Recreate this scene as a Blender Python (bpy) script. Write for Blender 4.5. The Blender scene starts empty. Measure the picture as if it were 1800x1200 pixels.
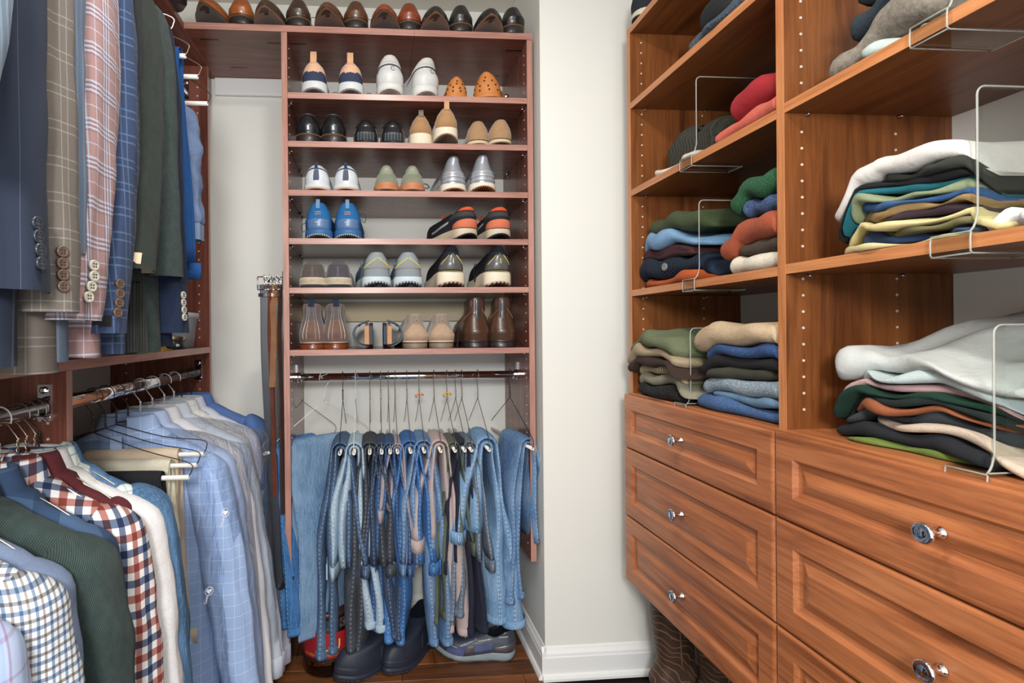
import bpy, bmesh, math, random
import numpy as np
from mathutils import Matrix, Vector

# ------------------------------------------------------------------ camera, light, exposure
scene = bpy.context.scene
COL = scene.collection
TH, ROLL = math.radians(4.3316), math.radians(-0.4997)
PX, PY, FOC = 730.956, 582.081, 942.731           # principal point and focal length on an 1800x1200 frame
Fv = np.array([math.sin(TH), math.cos(TH), 0.0])
Rv = np.array([math.cos(TH), -math.sin(TH), 0.0])
Uv = np.array([0.0, 0.0, 1.0])
EYE = np.array([0.0, 0.0, 1.16])
cam_data = bpy.data.cameras.new('camera')
cam = bpy.data.objects.new('camera', cam_data)
COL.objects.link(cam)
_c, _s = math.cos(ROLL), math.sin(ROLL)
Rr = _c * Rv + _s * Uv
Ur = _c * Uv - _s * Rv
cam.matrix_world = Matrix(((Rr[0], Ur[0], -Fv[0], EYE[0]), (Rr[1], Ur[1], -Fv[1], EYE[1]),
                           (Rr[2], Ur[2], -Fv[2], EYE[2]), (0, 0, 0, 1)))
cam_data.sensor_width = 36.0
cam_data.lens = FOC / 1800 * 36
cam_data.shift_x = (900 - PX) / 1800
cam_data.shift_y = (PY - 600) / 1800
cam_data.clip_start = 0.02
scene.camera = cam

world = bpy.data.worlds.new('world')
scene.world = world
world.use_nodes = True
world.node_tree.nodes['Background'].inputs[0].default_value = (0.93, 0.97, 1.0, 1)
world.node_tree.nodes['Background'].inputs[1].default_value = 2.0


def lamp(name, loc, power, size, color=(1, 0.965, 0.92), target=None):
    d = bpy.data.lights.new(name, 'AREA')
    d.shape = 'DISK'
    d.size = size
    d.energy = power
    d.color = color
    o = bpy.data.objects.new(name, d)
    COL.objects.link(o)
    o.location = loc
    if target is not None:
        o.rotation_euler = (Vector(target) - Vector(loc)).to_track_quat('-Z', 'Y').to_euler()
    return o


lamp('ceiling_lamp', (0.05, 0.80, 2.435), 12, 0.16)
lamp('ceiling_lamp', (-0.05, 0.15, 2.435), 9, 0.16)
lamp('rear_fill_lamp', (-0.10, -0.85, 1.62), 33, 0.35, (1, 0.985, 0.965), (0.1, 2.1, 1.0))  # unseen lamp added behind the camera, standing in for low flash light
scene.view_settings.view_transform = 'Standard'
scene.view_settings.look = 'None'
scene.view_settings.exposure = 0.0
scene.view_settings.gamma = 1.0
scene.view_settings.use_curve_mapping = False
scene.cycles.max_bounces = 8
scene.cycles.transparent_max_bounces = 24


def at(x, y, X=None, Y=None, Z=None):
    """point where the sight line of photograph pixel (x, y) meets a plane of the room"""
    du, dv = x - PX, y - PY
    u, v = _c * du + _s * dv, -_s * du + _c * dv
    d = Fv + u / FOC * Rv - v / FOC * Uv
    k, val = (0, X) if X is not None else (1, Y) if Y is not None else (2, Z)
    return EYE + d * ((val - EYE[k]) / d[k])


# ------------------------------------------------------------------ materials
def lin(c):
    return tuple(((v / 255 / 12.92) if v / 255 <= 0.04045 else ((v / 255 + 0.055) / 1.055) ** 2.4) for v in c) + (1.0,)


class NT:
    def __init__(self, name, rough=0.6, spec=0.5):
        self.m = bpy.data.materials.new(name)
        self.m.use_nodes = True
        self.t = self.m.node_tree
        self.b = self.t.nodes['Principled BSDF']
        self.b.inputs['Roughness'].default_value = rough
        self.b.inputs['Specular IOR Level'].default_value = spec

    def n(self, kind, **kw):
        nd = self.t.nodes.new(kind)
        for k, v in kw.items():
            setattr(nd, k, v)
        return nd

    def set(self, sock, val):
        if isinstance(val, bpy.types.NodeSocket):
            self.t.links.new(val, sock)
        elif isinstance(val, tuple) and len(val) == 3 and sock.type == 'RGBA':
            sock.default_value = lin(val)
        else:
            sock.default_value = val

    def math(self, op, a, b=0.0):
        nd = self.n('ShaderNodeMath', operation=op)
        self.set(nd.inputs[0], a)
        self.set(nd.inputs[1], b)
        return nd.outputs[0]

    def mix(self, f, a, b, mode='MIX'):
        nd = self.n('ShaderNodeMix', data_type='RGBA', blend_type=mode)
        self.set(nd.inputs[0], f)
        self.set(nd.inputs[6], a)
        self.set(nd.inputs[7], b)
        return nd.outputs[2]

    def coord(self, which='Object', scale=(1, 1, 1), rot=(0, 0, 0)):
        tc = self.n('ShaderNodeTexCoord')
        mp = self.n('ShaderNodeMapping')
        mp.inputs['Scale'].default_value = scale
        mp.inputs['Rotation'].default_value = rot
        self.t.links.new(tc.outputs[which], mp.inputs[0])
        return mp.outputs[0]

    def noise(self, vec, scale=5, detail=3, rough=0.55, dist=0.0):
        nd = self.n('ShaderNodeTexNoise')
        self.t.links.new(vec, nd.inputs['Vector'])
        nd.inputs['Scale'].default_value = scale
        nd.inputs['Detail'].default_value = detail
        nd.inputs['Roughness'].default_value = rough
        nd.inputs['Distortion'].default_value = dist
        return nd.outputs[0]

    def ramp(self, f, stops):
        nd = self.n('ShaderNodeValToRGB')
        el = nd.color_ramp.elements
        while len(el) < len(stops):
            el.new(0.5)
        for e, (p, c) in zip(el, stops):
            e.position = p
            e.color = lin(c) if len(c) == 3 else c
        self.set(nd.inputs[0], f)
        return nd.outputs[0]

    def bump(self, h, strength=0.3, dist=0.002):
        nd = self.n('ShaderNodeBump')
        nd.inputs['Strength'].default_value = strength
        nd.inputs['Distance'].default_value = dist
        self.set(nd.inputs['Height'], h)
        self.t.links.new(nd.outputs[0], self.b.inputs['Normal'])

    def color(self, c):
        self.set(self.b.inputs['Base Color'], c)
        return self.m


CACHE = {}


def cached(fn):
    def w(*a, **k):
        key = (fn.__name__, repr(a), repr(sorted(k.items())))
        if key not in CACHE:
            CACHE[key] = fn(*a, **k)
        return CACHE[key]
    return w


@cached
def wood(axis, c1, c2, c3, rough=0.34):
    m = NT('cherry_laminate', rough, 0.45)
    sc = [9.0, 9.0, 9.0]
    sc['xyz'.index(axis)] = 0.8
    v = m.coord('Object', tuple(sc))
    a = m.noise(v, 2.2, 5, 0.6, 0.9)
    f = [60.0, 60.0, 60.0]
    f['xyz'.index(axis)] = 2.5
    b = m.noise(m.coord('Object', tuple(f)), 3, 3)
    base = m.ramp(a, [(0.30, c3), (0.48, c1), (0.72, c2)])
    grain = m.ramp(b, [(0.35, (215, 210, 206)), (0.6, (255, 255, 255))])
    m.bump(b, 0.05, 0.001)
    return m.color(m.mix(0.75, base, grain, 'MULTIPLY'))


@cached
def paint(c, rough=0.75):
    m = NT('wall_paint', rough, 0.3)
    v = m.coord()
    m.bump(m.noise(v, 160, 2), 0.05, 0.001)
    f = m.noise(v, 1.5, 2)
    return m.color(m.mix(f, tuple(int(x * 0.985) for x in c), c))


@cached
def plain(c, rough=0.6, spec=0.5, metal=0.0, name='plastic'):
    m = NT(name, rough, spec)
    m.b.inputs['Metallic'].default_value = metal
    v = m.coord()
    f = m.noise(v, 90, 2)
    return m.color(m.mix(f, tuple(int(x * 0.95) for x in c), c))


@cached
def leather(c, rough=0.32, worn=0.35):
    m = NT('leather', rough, 0.55)
    v = m.coord()
    f = m.noise(v, 22, 4)
    m.b.inputs['Coat Weight'].default_value = 0.25
    m.b.inputs['Coat Roughness'].default_value = 0.15
    m.bump(m.noise(v, 420, 2), 0.12, 0.0008)
    return m.color(m.mix(f, tuple(int(x * (1 - worn)) for x in c), tuple(min(255, int(x * (1 + worn * 0.7))) for x in c)))


@cached
def suede(c):
    m = NT('suede', 0.95, 0.2)
    v = m.coord()
    f = m.noise(v, 30, 5, 0.7)
    m.b.inputs['Sheen Weight'].default_value = 0.3
    m.bump(m.noise(v, 900, 2), 0.2, 0.0008)
    return m.color(m.mix(f, tuple(int(x * 0.78) for x in c), tuple(min(255, int(x * 1.12)) for x in c)))


@cached
def knitmesh(c, c2=None, scale=700):
    m = NT('woven_upper', 0.85, 0.3)
    v = m.coord()
    vo = m.n('ShaderNodeTexVoronoi')
    m.t.links.new(v, vo.inputs['Vector'])
    vo.inputs['Scale'].default_value = scale
    m.bump(vo.outputs['Distance'], 0.3, 0.0008)
    return m.color(m.mix(vo.outputs['Distance'], tuple(int(x * 0.8) for x in c), c2 or c))


@cached
def tread(c, c2, scale=55):
    m = NT('tread_rubber', 0.8, 0.3)
    w = m.n('ShaderNodeTexWave', wave_type='BANDS', bands_direction='X')
    m.t.links.new(m.coord(), w.inputs['Vector'])
    w.inputs['Scale'].default_value = scale
    w.inputs['Distortion'].default_value = 1.5
    m.bump(w.outputs['Fac'], 0.6, 0.002)
    return m.color(m.mix(w.outputs['Fac'], c, c2))


def _cloth_base(rough=0.95, sheen=0.15):
    m = NT('cloth', rough, 0.1)
    m.b.inputs['Sheen Weight'].default_value = sheen * 0.2
    return m


@cached
def fabric(c, var=0.12, weave=900, fuzz=0.15, sheen=0.15, speck=None, speck_amt=0.5):
    """plain cloth, knit or tweed: a base colour, slow unevenness, a fine weave and optional flecks"""
    m = _cloth_base(sheen=sheen)
    uv = m.coord('UV')
    f = m.noise(m.coord(), 14, 3)
    col = m.mix(f, tuple(int(x * (1 - var)) for x in c), tuple(min(255, int(x * (1 + var * 0.6))) for x in c))
    w = m.noise(m.coord(), weave * 0.38, 4, 0.75)
    if speck:
        g = m.ramp(w, [(0.5, (0, 0, 0)), (0.62, (255, 255, 255))])
        col = m.mix(m.math('MULTIPLY', g, speck_amt), col, speck)
    col = m.mix(m.math('MULTIPLY', m.ramp(w, [(0.35, (255, 255, 255)), (0.6, (0, 0, 0))]), min(0.5, 0.02 + fuzz)), col, tuple(int(x * 0.55) for x in c))
    cr = m.noise(m.coord(), 26, 3, 0.5, 0.6)
    m.bump(m.math('ADD', m.math('MULTIPLY', w, fuzz), m.math('MULTIPLY', cr, 1.0)), 0.5, 0.006)
    return m.color(col)


@cached
def knit(c, rib=160, speck=None):
    m = _cloth_base()
    uv = m.coord('UV')
    w = m.n('ShaderNodeTexWave', wave_type='BANDS', bands_direction='X')
    m.t.links.new(uv, w.inputs['Vector'])
    w.inputs['Scale'].default_value = rib
    w.inputs['Distortion'].default_value = 1.0
    m.bump(w.outputs['Fac'], 0.7, 0.003)
    col = m.mix(w.outputs['Fac'], tuple(int(x * 0.62) for x in c), tuple(min(255, int(x * 1.12)) for x in c))
    if speck:
        g = m.ramp(m.noise(uv, 500, 2), [(0.52, (0, 0, 0)), (0.62, (255, 255, 255))])
        col = m.mix(m.math('MULTIPLY', g, 0.5), col, speck)
    return m.color(col)


@cached
def corduroy(c, c2, rib=150, diag=0.0):
    m = _cloth_base(sheen=0.3)
    uv = m.coord('UV', (1, 1, 1), (0, 0, diag))
    w = m.n('ShaderNodeTexWave', wave_type='BANDS', bands_direction='X')
    m.t.links.new(uv, w.inputs['Vector'])
    w.inputs['Scale'].default_value = rib / 6.28 * 2
    w.inputs['Distortion'].default_value = 0.4
    w.inputs['Detail'].default_value = 1
    m.bump(w.outputs['Fac'], 0.6, 0.002)
    f = m.math('MULTIPLY', w.outputs['Fac'], m.noise(uv, 60, 3))
    return m.color(m.mix(f, c, c2))


@cached
def denim(c, light=None, fade=0.5, seam=True, weave=700):
    """denim: twill flecks, slow wash-out and a sewn double seam on the folded edge (v runs along the leg)"""
    m = _cloth_base(sheen=0.1)
    uv = m.coord('UV')
    light = light or tuple(min(255, int(x * 1.5 + 18)) for x in c)
    c, light = [tuple(int((0.90 * x + 0.10 * sum(q) / 3) * f) for x in q) for q, f in ((c, 0.95), (light, 1.0))]
    slow = m.ramp(m.noise(m.coord(), 7, 2), [(0.62 - 0.3 * fade, (0, 0, 0)), (0.95 - 0.25 * fade, (255, 255, 255))])
    fine = m.noise(m.coord('Object', (1, 1, 0.45)), weave * 0.55, 3, 0.8)
    g = m.ramp(fine, [(0.40, (0, 0, 0)), (0.64, (255, 255, 255))])
    streak = m.ramp(m.noise(m.coord('Object', (55, 55, 3.0)), 3.0, 3, 0.6), [(0.42, (0, 0, 0)), (0.72, (255, 255, 255))])
    col = m.mix(m.math('MULTIPLY', slow, 0.75), c, light)
    col = m.mix(m.math('MULTIPLY', streak, 0.38), col, light)
    col = m.mix(m.math('MULTIPLY', g, 0.36), col, light)
    crease = m.noise(m.coord('Object', (26, 26, 9)), 3.2, 2, 0.5, 0.7)
    h = m.math('ADD', m.math('MULTIPLY', fine, 0.25), m.math('MULTIPLY', crease, 1.1))
    if seam:
        sp = m.n('ShaderNodeSeparateXYZ')
        m.t.links.new(uv, sp.inputs[0])
        d = m.math('ABSOLUTE', m.math('SUBTRACT', m.math('FRACT', m.math('ADD', sp.outputs[0], 0.5)), 0.5))
        puck = m.math('SINE', m.math('MULTIPLY', sp.outputs[1], 420.0))
        line = m.math('MULTIPLY', m.math('GREATER_THAN', d, 0.006), m.math('LESS_THAN', d, 0.010))
        dash = m.math('GREATER_THAN', puck, -0.45)
        col = m.mix(m.math('MULTIPLY', m.math('MULTIPLY', line, dash), 0.65), col, tuple(min(255, x + 95) for x in light))
        dark = m.math('MULTIPLY', m.math('LESS_THAN', d, 0.006), m.math('ADD', m.math('MULTIPLY', puck, 0.2), 0.3))
        col = m.mix(dark, col, tuple(int(x * 0.55) for x in c))
        h = m.math('ADD', h, m.math('MULTIPLY', m.math('LESS_THAN', d, 0.014), m.math('MULTIPLY', puck, 0.25)))
    m.bump(h, 0.8, 0.005)
    return m.color(col)


@cached
def plaid(base, ustripes, vstripes, rot=0.0, var=0.08, soft=0.0, uv_warp=0.0):
    """checks and stripes woven on the cloth's own coordinates: each stripe (period, offset, width, colour, strength)"""
    m = _cloth_base()
    uv = m.coord('UV', (1, 1, 1), (0, 0, rot))
    sp = m.n('ShaderNodeSeparateXYZ')
    m.t.links.new(uv, sp.inputs[0])
    f = m.noise(m.coord(), 11, 3)
    col = m.mix(f, tuple(int(x * (1 - var)) for x in base), tuple(min(255, int(x * (1 + var * 0.5))) for x in base))
    for k, lst in ((0, ustripes), (1, vstripes)):
        for per, off, wid, c, st in lst:
            fr = m.math('FRACT', m.math('ADD', m.math('DIVIDE', sp.outputs[k], per), off))
            mask = m.math('LESS_THAN', fr, wid / per)
            col = m.mix(m.math('MULTIPLY', mask, st), col, c, 'MULTIPLY' if sum(base) > 420 else 'MIX')
    w = m.noise(uv, 900, 2, 0.7)
    m.bump(w, 0.15, 0.0015)
    return m.color(col)


@cached
def chrome(c=(225, 225, 228), rough=0.08):
    m = NT('chrome', rough)
    m.b.inputs['Metallic'].default_value = 1.0
    f = m.noise(m.coord(), 40, 2)
    return m.color(m.mix(f, tuple(int(x * 0.96) for x in c), c))


@cached
def clear(tint=(250, 252, 252), gloss=0.12, rough=0.03):
    m = NT('clear_plastic')
    t = m.t
    tr = m.n('ShaderNodeBsdfTransparent')
    tr.inputs[0].default_value = lin(tint)
    gl = m.n('ShaderNodeBsdfGlossy')
    gl.inputs['Roughness'].default_value = rough
    lw = m.n('ShaderNodeLayerWeight')
    lw.inputs[0].default_value = 0.25
    mx = m.n('ShaderNodeMixShader')
    t.links.new(m.math('MULTIPLY', lw.outputs['Fresnel'], gloss * 5), mx.inputs[0])
    t.links.new(tr.outputs[0], mx.inputs[1])
    t.links.new(gl.outputs[0], mx.inputs[2])
    t.links.new(mx.outputs[0], t.nodes['Material Output'].inputs[0])
    return m.m


@cached
def frosted(c=(235, 240, 240), amt=0.55):
    m = NT('milky_plastic', 0.25)
    m.color(c)
    tr = m.n('ShaderNodeBsdfTransparent')
    mx = m.n('ShaderNodeMixShader')
    mx.inputs[0].default_value = amt
    m.t.links.new(tr.outputs[0], mx.inputs[1])
    m.t.links.new(m.b.outputs[0], mx.inputs[2])
    m.t.links.new(mx.outputs[0], m.t.nodes['Material Output'].inputs[0])
    return m.m


@cached
def filmy(gloss=0.25):
    """crinkled thin dry-cleaner's film"""
    m = NT('thin_film')
    t = m.t
    tr = m.n('ShaderNodeBsdfTransparent')
    tr.inputs[0].default_value = (0.97, 0.98, 1.0, 1)
    gl = m.n('ShaderNodeBsdfGlossy')
    gl.inputs['Roughness'].default_value = 0.16
    nz = m.noise(m.coord('Object', (1, 1, 0.35)), 38, 4, 0.6, 1.2)
    bp = m.n('ShaderNodeBump')
    bp.inputs['Strength'].default_value = 0.9
    bp.inputs['Distance'].default_value = 0.02
    t.links.new(nz, bp.inputs['Height'])
    t.links.new(bp.outputs[0], gl.inputs['Normal'])
    lw = m.n('ShaderNodeLayerWeight')
    lw.inputs[0].default_value = 0.3
    t.links.new(bp.outputs[0], lw.inputs['Normal'])
    mx = m.n('ShaderNodeMixShader')
    t.links.new(m.math('MULTIPLY', lw.outputs['Fresnel'], gloss * 2.2), mx.inputs[0])
    t.links.new(tr.outputs[0], mx.inputs[1])
    t.links.new(gl.outputs[0], mx.inputs[2])
    t.links.new(mx.outputs[0], t.nodes['Material Output'].inputs[0])
    return m.m


# ------------------------------------------------------------------ building blocks
def link(o, parent=None):
    COL.objects.link(o)
    if parent is not None:
        o.parent = parent
    return o


def tag(o, label=None, cat=None, group=None, kind=None):
    for k, v in (('label', label), ('category', cat), ('group', group), ('kind', kind)):
        if v:
            o[k] = v
    return o


def thing(name, label, cat, loc=(0, 0, 0), rotz=0.0, group=None):
    o = bpy.data.objects.new(name, None)
    o.empty_display_size = 0.05
    o.location = [float(v) for v in loc]
    o.rotation_euler = (0, 0, rotz)
    link(o)
    return tag(o, label, cat, group)


def mesh_obj(name, V, F, mat, parent=None, uv=None, smooth=True):
    me = bpy.data.meshes.new(name)
    me.from_pydata(np.asarray(V, float).tolist(), [], F)
    if uv is not None:
        lay = me.uv_layers.new(name='UVMap')
        lay.data.foreach_set('uv', np.asarray(uv, np.float32).ravel())
    if smooth:
        me.polygons.foreach_set('use_smooth', [True] * len(me.polygons))
    me.materials.append(mat)
    me.update()
    return link(bpy.data.objects.new(name, me), parent)


class Buf:
    """collects grids, tubes and boxes that become one mesh"""

    def __init__(self):
        self.V, self.F, self.UV, self.n = [], [], [], 0

    def grid(self, P, uv=None, wrap=False, cap0=False, cap1=False, flip=False):
        P = np.asarray(P, float)
        n, m = P.shape[:2]
        b = self.n
        self.V.append(P.reshape(-1, 3))
        self.n += n * m
        if uv is None:
            uu, vv = np.meshgrid(np.arange(m + 1) / m, np.arange(n) / n)
            uv = np.stack([uu, vv], -1)
        uv = np.asarray(uv, float)
        mm = m if wrap else m - 1
        for i in range(n - 1):
            for j in range(mm):
                j2 = (j + 1) % m
                q = [b + i * m + j, b + i * m + j2, b + (i + 1) * m + j2, b + (i + 1) * m + j]
                t = [uv[i, j], uv[i, j + 1], uv[i + 1, j + 1], uv[i + 1, j]]
                if flip:
                    q, t = q[::-1], t[::-1]
                self.F.append(q)
                self.UV.extend(t)
        for on, i, rev in ((cap0, 0, True), (cap1, n - 1, False)):
            if on:
                q = [b + i * m + j for j in range(m)]
                t = [uv[i, j] for j in range(m)]
                if rev != flip:
                    q, t = q[::-1], t[::-1]
                self.F.append(q)
                self.UV.extend(t)
        return self

    def tube(self, pts, r, seg=8, cap=True, closed=False):
        pts = np.asarray(pts, float)
        n = len(pts)
        r = np.broadcast_to(np.asarray(r, float), (n,))
        T = np.gradient(pts, axis=0)
        T /= np.linalg.norm(T, axis=1, keepdims=True) + 1e-12
        a = np.array([0, 0, 1.0]) if abs(T[0, 2]) < 0.9 else np.array([1.0, 0, 0])
        N = []
        for k in range(n):
            a = a - T[k] * a.dot(T[k])
            a /= np.linalg.norm(a) + 1e-12
            N.append(a)
        N = np.array(N)
        B = np.cross(T, N)
        ph = np.arange(seg) / seg * 2 * np.pi
        P = pts[:, None] + r[:, None, None] * (np.cos(ph)[None, :, None] * N[:, None] + np.sin(ph)[None, :, None] * B[:, None])
        return self.grid(P, wrap=True, cap0=cap, cap1=cap)

    def box(self, x0, x1, y0, y1, z0, z1):
        P = [(x0, y0, z0), (x1, y0, z0), (x1, y1, z0), (x0, y1, z0), (x0, y0, z1), (x1, y0, z1), (x1, y1, z1), (x0, y1, z1)]
        b = self.n
        self.V.append(np.array(P, float))
        self.n += 8
        for q in ((3, 2, 1, 0), (4, 5, 6, 7), (0, 1, 5, 4), (1, 2, 6, 5), (2, 3, 7, 6), (3, 0, 4, 7)):
            self.F.append([b + k for k in q])
            self.UV.extend([(0, 0), (1, 0), (1, 1), (0, 1)])
        return self

    def lathe(self, prof, origin, axis, seg=20):
        ax = np.asarray(axis, float)
        ax /= np.linalg.norm(ax)
        a = np.array([0, 0, 1.0]) if abs(ax[2]) < 0.9 else np.array([1.0, 0, 0])
        a = a - ax * a.dot(ax)
        a /= np.linalg.norm(a)
        c = np.cross(ax, a)
        ph = np.arange(seg) / seg * 2 * np.pi
        prof = np.asarray(prof, float)
        P = np.asarray(origin)[None, None] + prof[:, 0, None, None] * ax + prof[:, 1, None, None] * (np.cos(ph)[None, :, None] * a + np.sin(ph)[None, :, None] * c)
        return self.grid(P, wrap=True, cap0=True, cap1=True)

    def obj(self, name, mat, parent=None, smooth=True):
        return mesh_obj(name, np.concatenate(self.V), self.F, mat, parent, self.UV, smooth)


def box(name, x0, x1, y0, y1, z0, z1, mat, parent=None, bevel=0.0012):
    """a board in room coordinates, its edges eased"""
    o = np.array(parent.location) if parent is not None else np.zeros(3)
    bm = bmesh.new()
    bmesh.ops.create_cube(bm, size=1.0)
    for v in bm.verts:
        v.co = ((x0 + x1) / 2 - o[0] + v.co.x * (x1 - x0), (y0 + y1) / 2 - o[1] + v.co.y * (y1 - y0), (z0 + z1) / 2 - o[2] + v.co.z * (z1 - z0))
    if bevel:
        bmesh.ops.bevel(bm, geom=list(bm.edges), offset=bevel, segments=1, profile=0.5, affect='EDGES')
    me = bpy.data.meshes.new(name)
    bm.to_mesh(me)
    bm.free()
    me.materials.append(mat)
    return link(bpy.data.objects.new(name, me), parent)


def lit_edged(name, x0, x1, y0, y1, z0, z1, mat, parent, side, band):
    """a board whose room-side edge carries a strip coloured lighter to look lit"""
    t = 0.0012
    bx0, bx1, by0 = (x0 + t if side == '-x' else x0), (x1 - t if side == '+x' else x1), (y0 + t if side == '-y' else y0)
    b = box(name, bx0, bx1, by0, y1, z0, z1, mat, parent, 0.0006)
    o = np.array(parent.location)
    e = {'-x': (x0, x0 + t, y0, y1), '+x': (x1 - t, x1, y0, y1), '-y': (x0, x1, y0, y0 + t)}[side]
    B = Buf().box(e[0] - o[0], e[1] - o[0], e[2] - o[1], e[3] - o[1], z0 - o[2], z1 - o[2])
    B.obj('lit_edge', band, b, False)
    return b


def arc(n, r, a0, a1, c=(0, 0)):
    t = np.linspace(a0, a1, n)
    return [(c[0] + r * math.cos(a), c[1] + r * math.sin(a)) for a in t]


def smooth_path(pts, n=40):
    """Catmull-Rom through the given points"""
    P = np.asarray(pts, float)
    P = np.concatenate([[2 * P[0] - P[1]], P, [2 * P[-1] - P[-2]]])
    out = []
    m = len(P) - 3
    for q in np.linspace(0, m - 1e-6, n):
        k = int(q)
        t = q - k
        a, b, c, d = P[k:k + 4]
        out.append(0.5 * (2 * b + (c - a) * t + (2 * a - 5 * b + 4 * c - d) * t * t + (3 * b - a - 3 * c + d) * t ** 3))
    return np.array(out)


# ------------------------------------------------------------------ room shell
YB, XL, XR, ZC = 2.149, -0.970, 1.158, 2.452
YF, XA = 1.755, 0.557          # wall that faces the camera beside the shoe alcove, alcove's side
CREAM = paint((230, 229, 222))
WHITE = paint((236, 236, 234), 0.45)


def struct(o, label=None):
    o['kind'] = 'structure'
    return o


struct(box('wall_back', XL - 0.05, XA + 0.03, YB, YB + 0.1, 0, ZC, CREAM, None, 0))
struct(box('wall_left', XL - 0.1, XL, -0.9, YB + 0.1, 0, ZC, CREAM, None, 0))
struct(box('wall_right', XR, XR + 0.1, -0.9, YF + 0.1, 0, ZC, CREAM, None, 0))
struct(box('wall_side', XA, XR + 0.1, YF, YB + 0.1, 0, ZC, CREAM, None, 0.002))
struct(box('ceiling', XL - 0.1, XR + 0.1, -0.9, YB + 0.1, ZC, ZC + 0.1, paint((222, 217, 204)), None, 0))
floor = struct(box('floor', XL - 0.1, XR + 0.1, -0.9, YB + 0.1, -0.1, -0.016, plain((40, 26, 18), 0.8), None, 0))


@cached
def plank_mat(k):
    m = NT('oak_plank', 0.38, 0.4)
    v = m.coord('Object', (1.6, 22, 22))
    a = m.noise(v, 3.0, 5, 0.65, 0.6)
    cs = [((70, 42, 26), (112, 68, 40)), ((96, 58, 33), (150, 92, 54)), ((60, 38, 26), (98, 62, 40)), ((84, 50, 28), (130, 80, 46))][k]
    m.bump(a, 0.15, 0.001)
    return m.color(m.ramp(a, [(0.3, cs[0]), (0.7, cs[1])]))


random.seed(4)
yy, row = 0.95, 0
while yy < YB - 0.03:
    x = XL + 0.02 - random.random() * 0.5
    while x < XR:
        ln = 0.5 + random.random() * 0.5
        x0, x1 = max(x, XL), min(x + ln, XR)
        if x1 - x0 > 0.02 and not (x0 > XA and yy > YF):
            if yy + 0.08 > YF:
                x1 = min(x1, XA)
            box('plank', x0 + 0.0007, x1 - 0.0007, yy + 0.0006, min(yy + 0.0824, YB), -0.016, random.uniform(-0.0005, 0), plank_mat(random.randrange(4)), floor, 0.0012)
        x += ln
    yy += 0.083
    row += 1


def baseboard(name, prof_dir, p0, p1):
    """moulded baseboard with shoe moulding between two wall points; prof_dir points into the room"""
    prof = [(0, 0), (0.026, 0), (0.026, 0.008), (0.022, 0.016), (0.015, 0.02), (0.015, 0.072), (0.013, 0.076), (0.012, 0.084), (0.006, 0.094), (0.003, 0.102), (0, 0.104)]
    B = Buf()
    P = np.zeros((2, len(prof), 3))
    for i, p in enumerate((p0, p1)):
        for j, (d, z) in enumerate(prof):
            P[i, j] = (p[0] + prof_dir[0] * d, p[1] + prof_dir[1] * d, z)
    B.grid(P, cap0=True, cap1=True)
    return struct(B.obj(name, WHITE, None, False))


baseboard('baseboard_side', (-1, -0.0), (XA, YB), (XA, YF - 0.014))
baseboard('baseboard_right', (0, -1), (XA - 0.014, YF), (XR, YF))
baseboard('baseboard_back', (0, -1), (XL, YB), (XA, YB))

# ------------------------------------------------------------------ cabinetry
W1 = ((126, 74, 38), (146, 90, 50), (92, 50, 26))      # warm cherry of the drawer wall, darkened for shaded panels and undersides
W2 = ((128, 76, 62), (146, 94, 80), (98, 58, 48))        # redder cherry of the hanging and shoe units
wr = {a: wood(a, *W1) for a in 'xyz'}
wd = wood('y', (178, 108, 66), (198, 128, 82), (132, 74, 42))  # lighter copy of the same cherry for the lit drawers and deck
LIT_EDGE_R = {a: wood(a, (196, 128, 80), (206, 140, 92), (182, 114, 68)) for a in 'yz'}  # front edges: the light they catch is put into the wood colour
LIT_EDGE_L = {a: wood(a, (176, 128, 114), (186, 140, 126), (164, 114, 102), rough=0.3) for a in 'xyz'}  # glossy front edges, their highlight put into a paler tone
wl = {a: wood(a, *W2, rough=0.24) for a in 'xyz'}
PIN = plain((214, 200, 188), 0.4, 0.5)
CHR = chrome()
T = 0.019


def pin_holes(name, pts, axis, parent, r=0.0026):
    """rows of bored shelf-pin sockets with a raised collar"""
    B = Buf()
    o = np.array(parent.location)
    for p in pts:
        B.lathe([(-0.001, r), (0.0008, r), (0.0012, r * 0.7), (0.0002, r * 0.55)], np.array(p) - o, axis, 8)
    ob = B.obj(name, PIN, parent)
    ob['kind'] = 'stuff'
    return ob


# --- shoe unit on the back wall
SA, SB, YS = -0.2824, 0.5246, 1.798
SZ = [2.152, 1.9535, 1.7932, 1.6315, 1.4711, 1.308, 1.1016]
unit = thing('shoe_shelving_unit', 'tall reddish cherry wall unit of six shoe shelves above a chrome rod', 'shelving unit', (0.121, YS, 0.37))
for x0 in (SA - T, SB):
    lit_edged('side_panel', x0, x0 + T, YS, YB, 0.37, 2.1515, wl['z'], unit, '-y', LIT_EDGE_L['z'])
for z in SZ[1:]:
    lit_edged('shelf', SA + 0.0005, SB - 0.0005, YS + 0.001, YB - 0.0005, z - T, z, wl['x'], unit, '-y', LIT_EDGE_L['x'])
    B = Buf()
    for x, sx in ((SA, 1), (SB, -1)):
        for y in (YS + 0.04, YS + 0.27):
            B.lathe([(0, 0.003), (0.009, 0.003), (0.0095, 0.002)], np.array((x, y, z - T - 0.003)) - np.array(unit.location), (sx, 0, 0), 8)
    B.obj('shelf_pins', CHR, unit)['kind'] = 'stuff'
box('backing_rail', SA, SB, YB - 0.018, YB, 1.20, 1.275, paint((205, 190, 160)), unit)
pts = []
for z in np.arange(0.42, 2.14, 0.032):
    if min(abs(z - (q - 0.01)) for q in SZ) > 0.014:
        for y in (YS + 0.037, YS + 0.28):
            pts += [(SA, y, z)]
pin_holes('pin_sockets', pts, (1, 0, 0), unit)
pin_holes('pin_sockets', [(SB, p[1], p[2]) for p in pts], (-1, 0, 0), unit)
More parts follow.
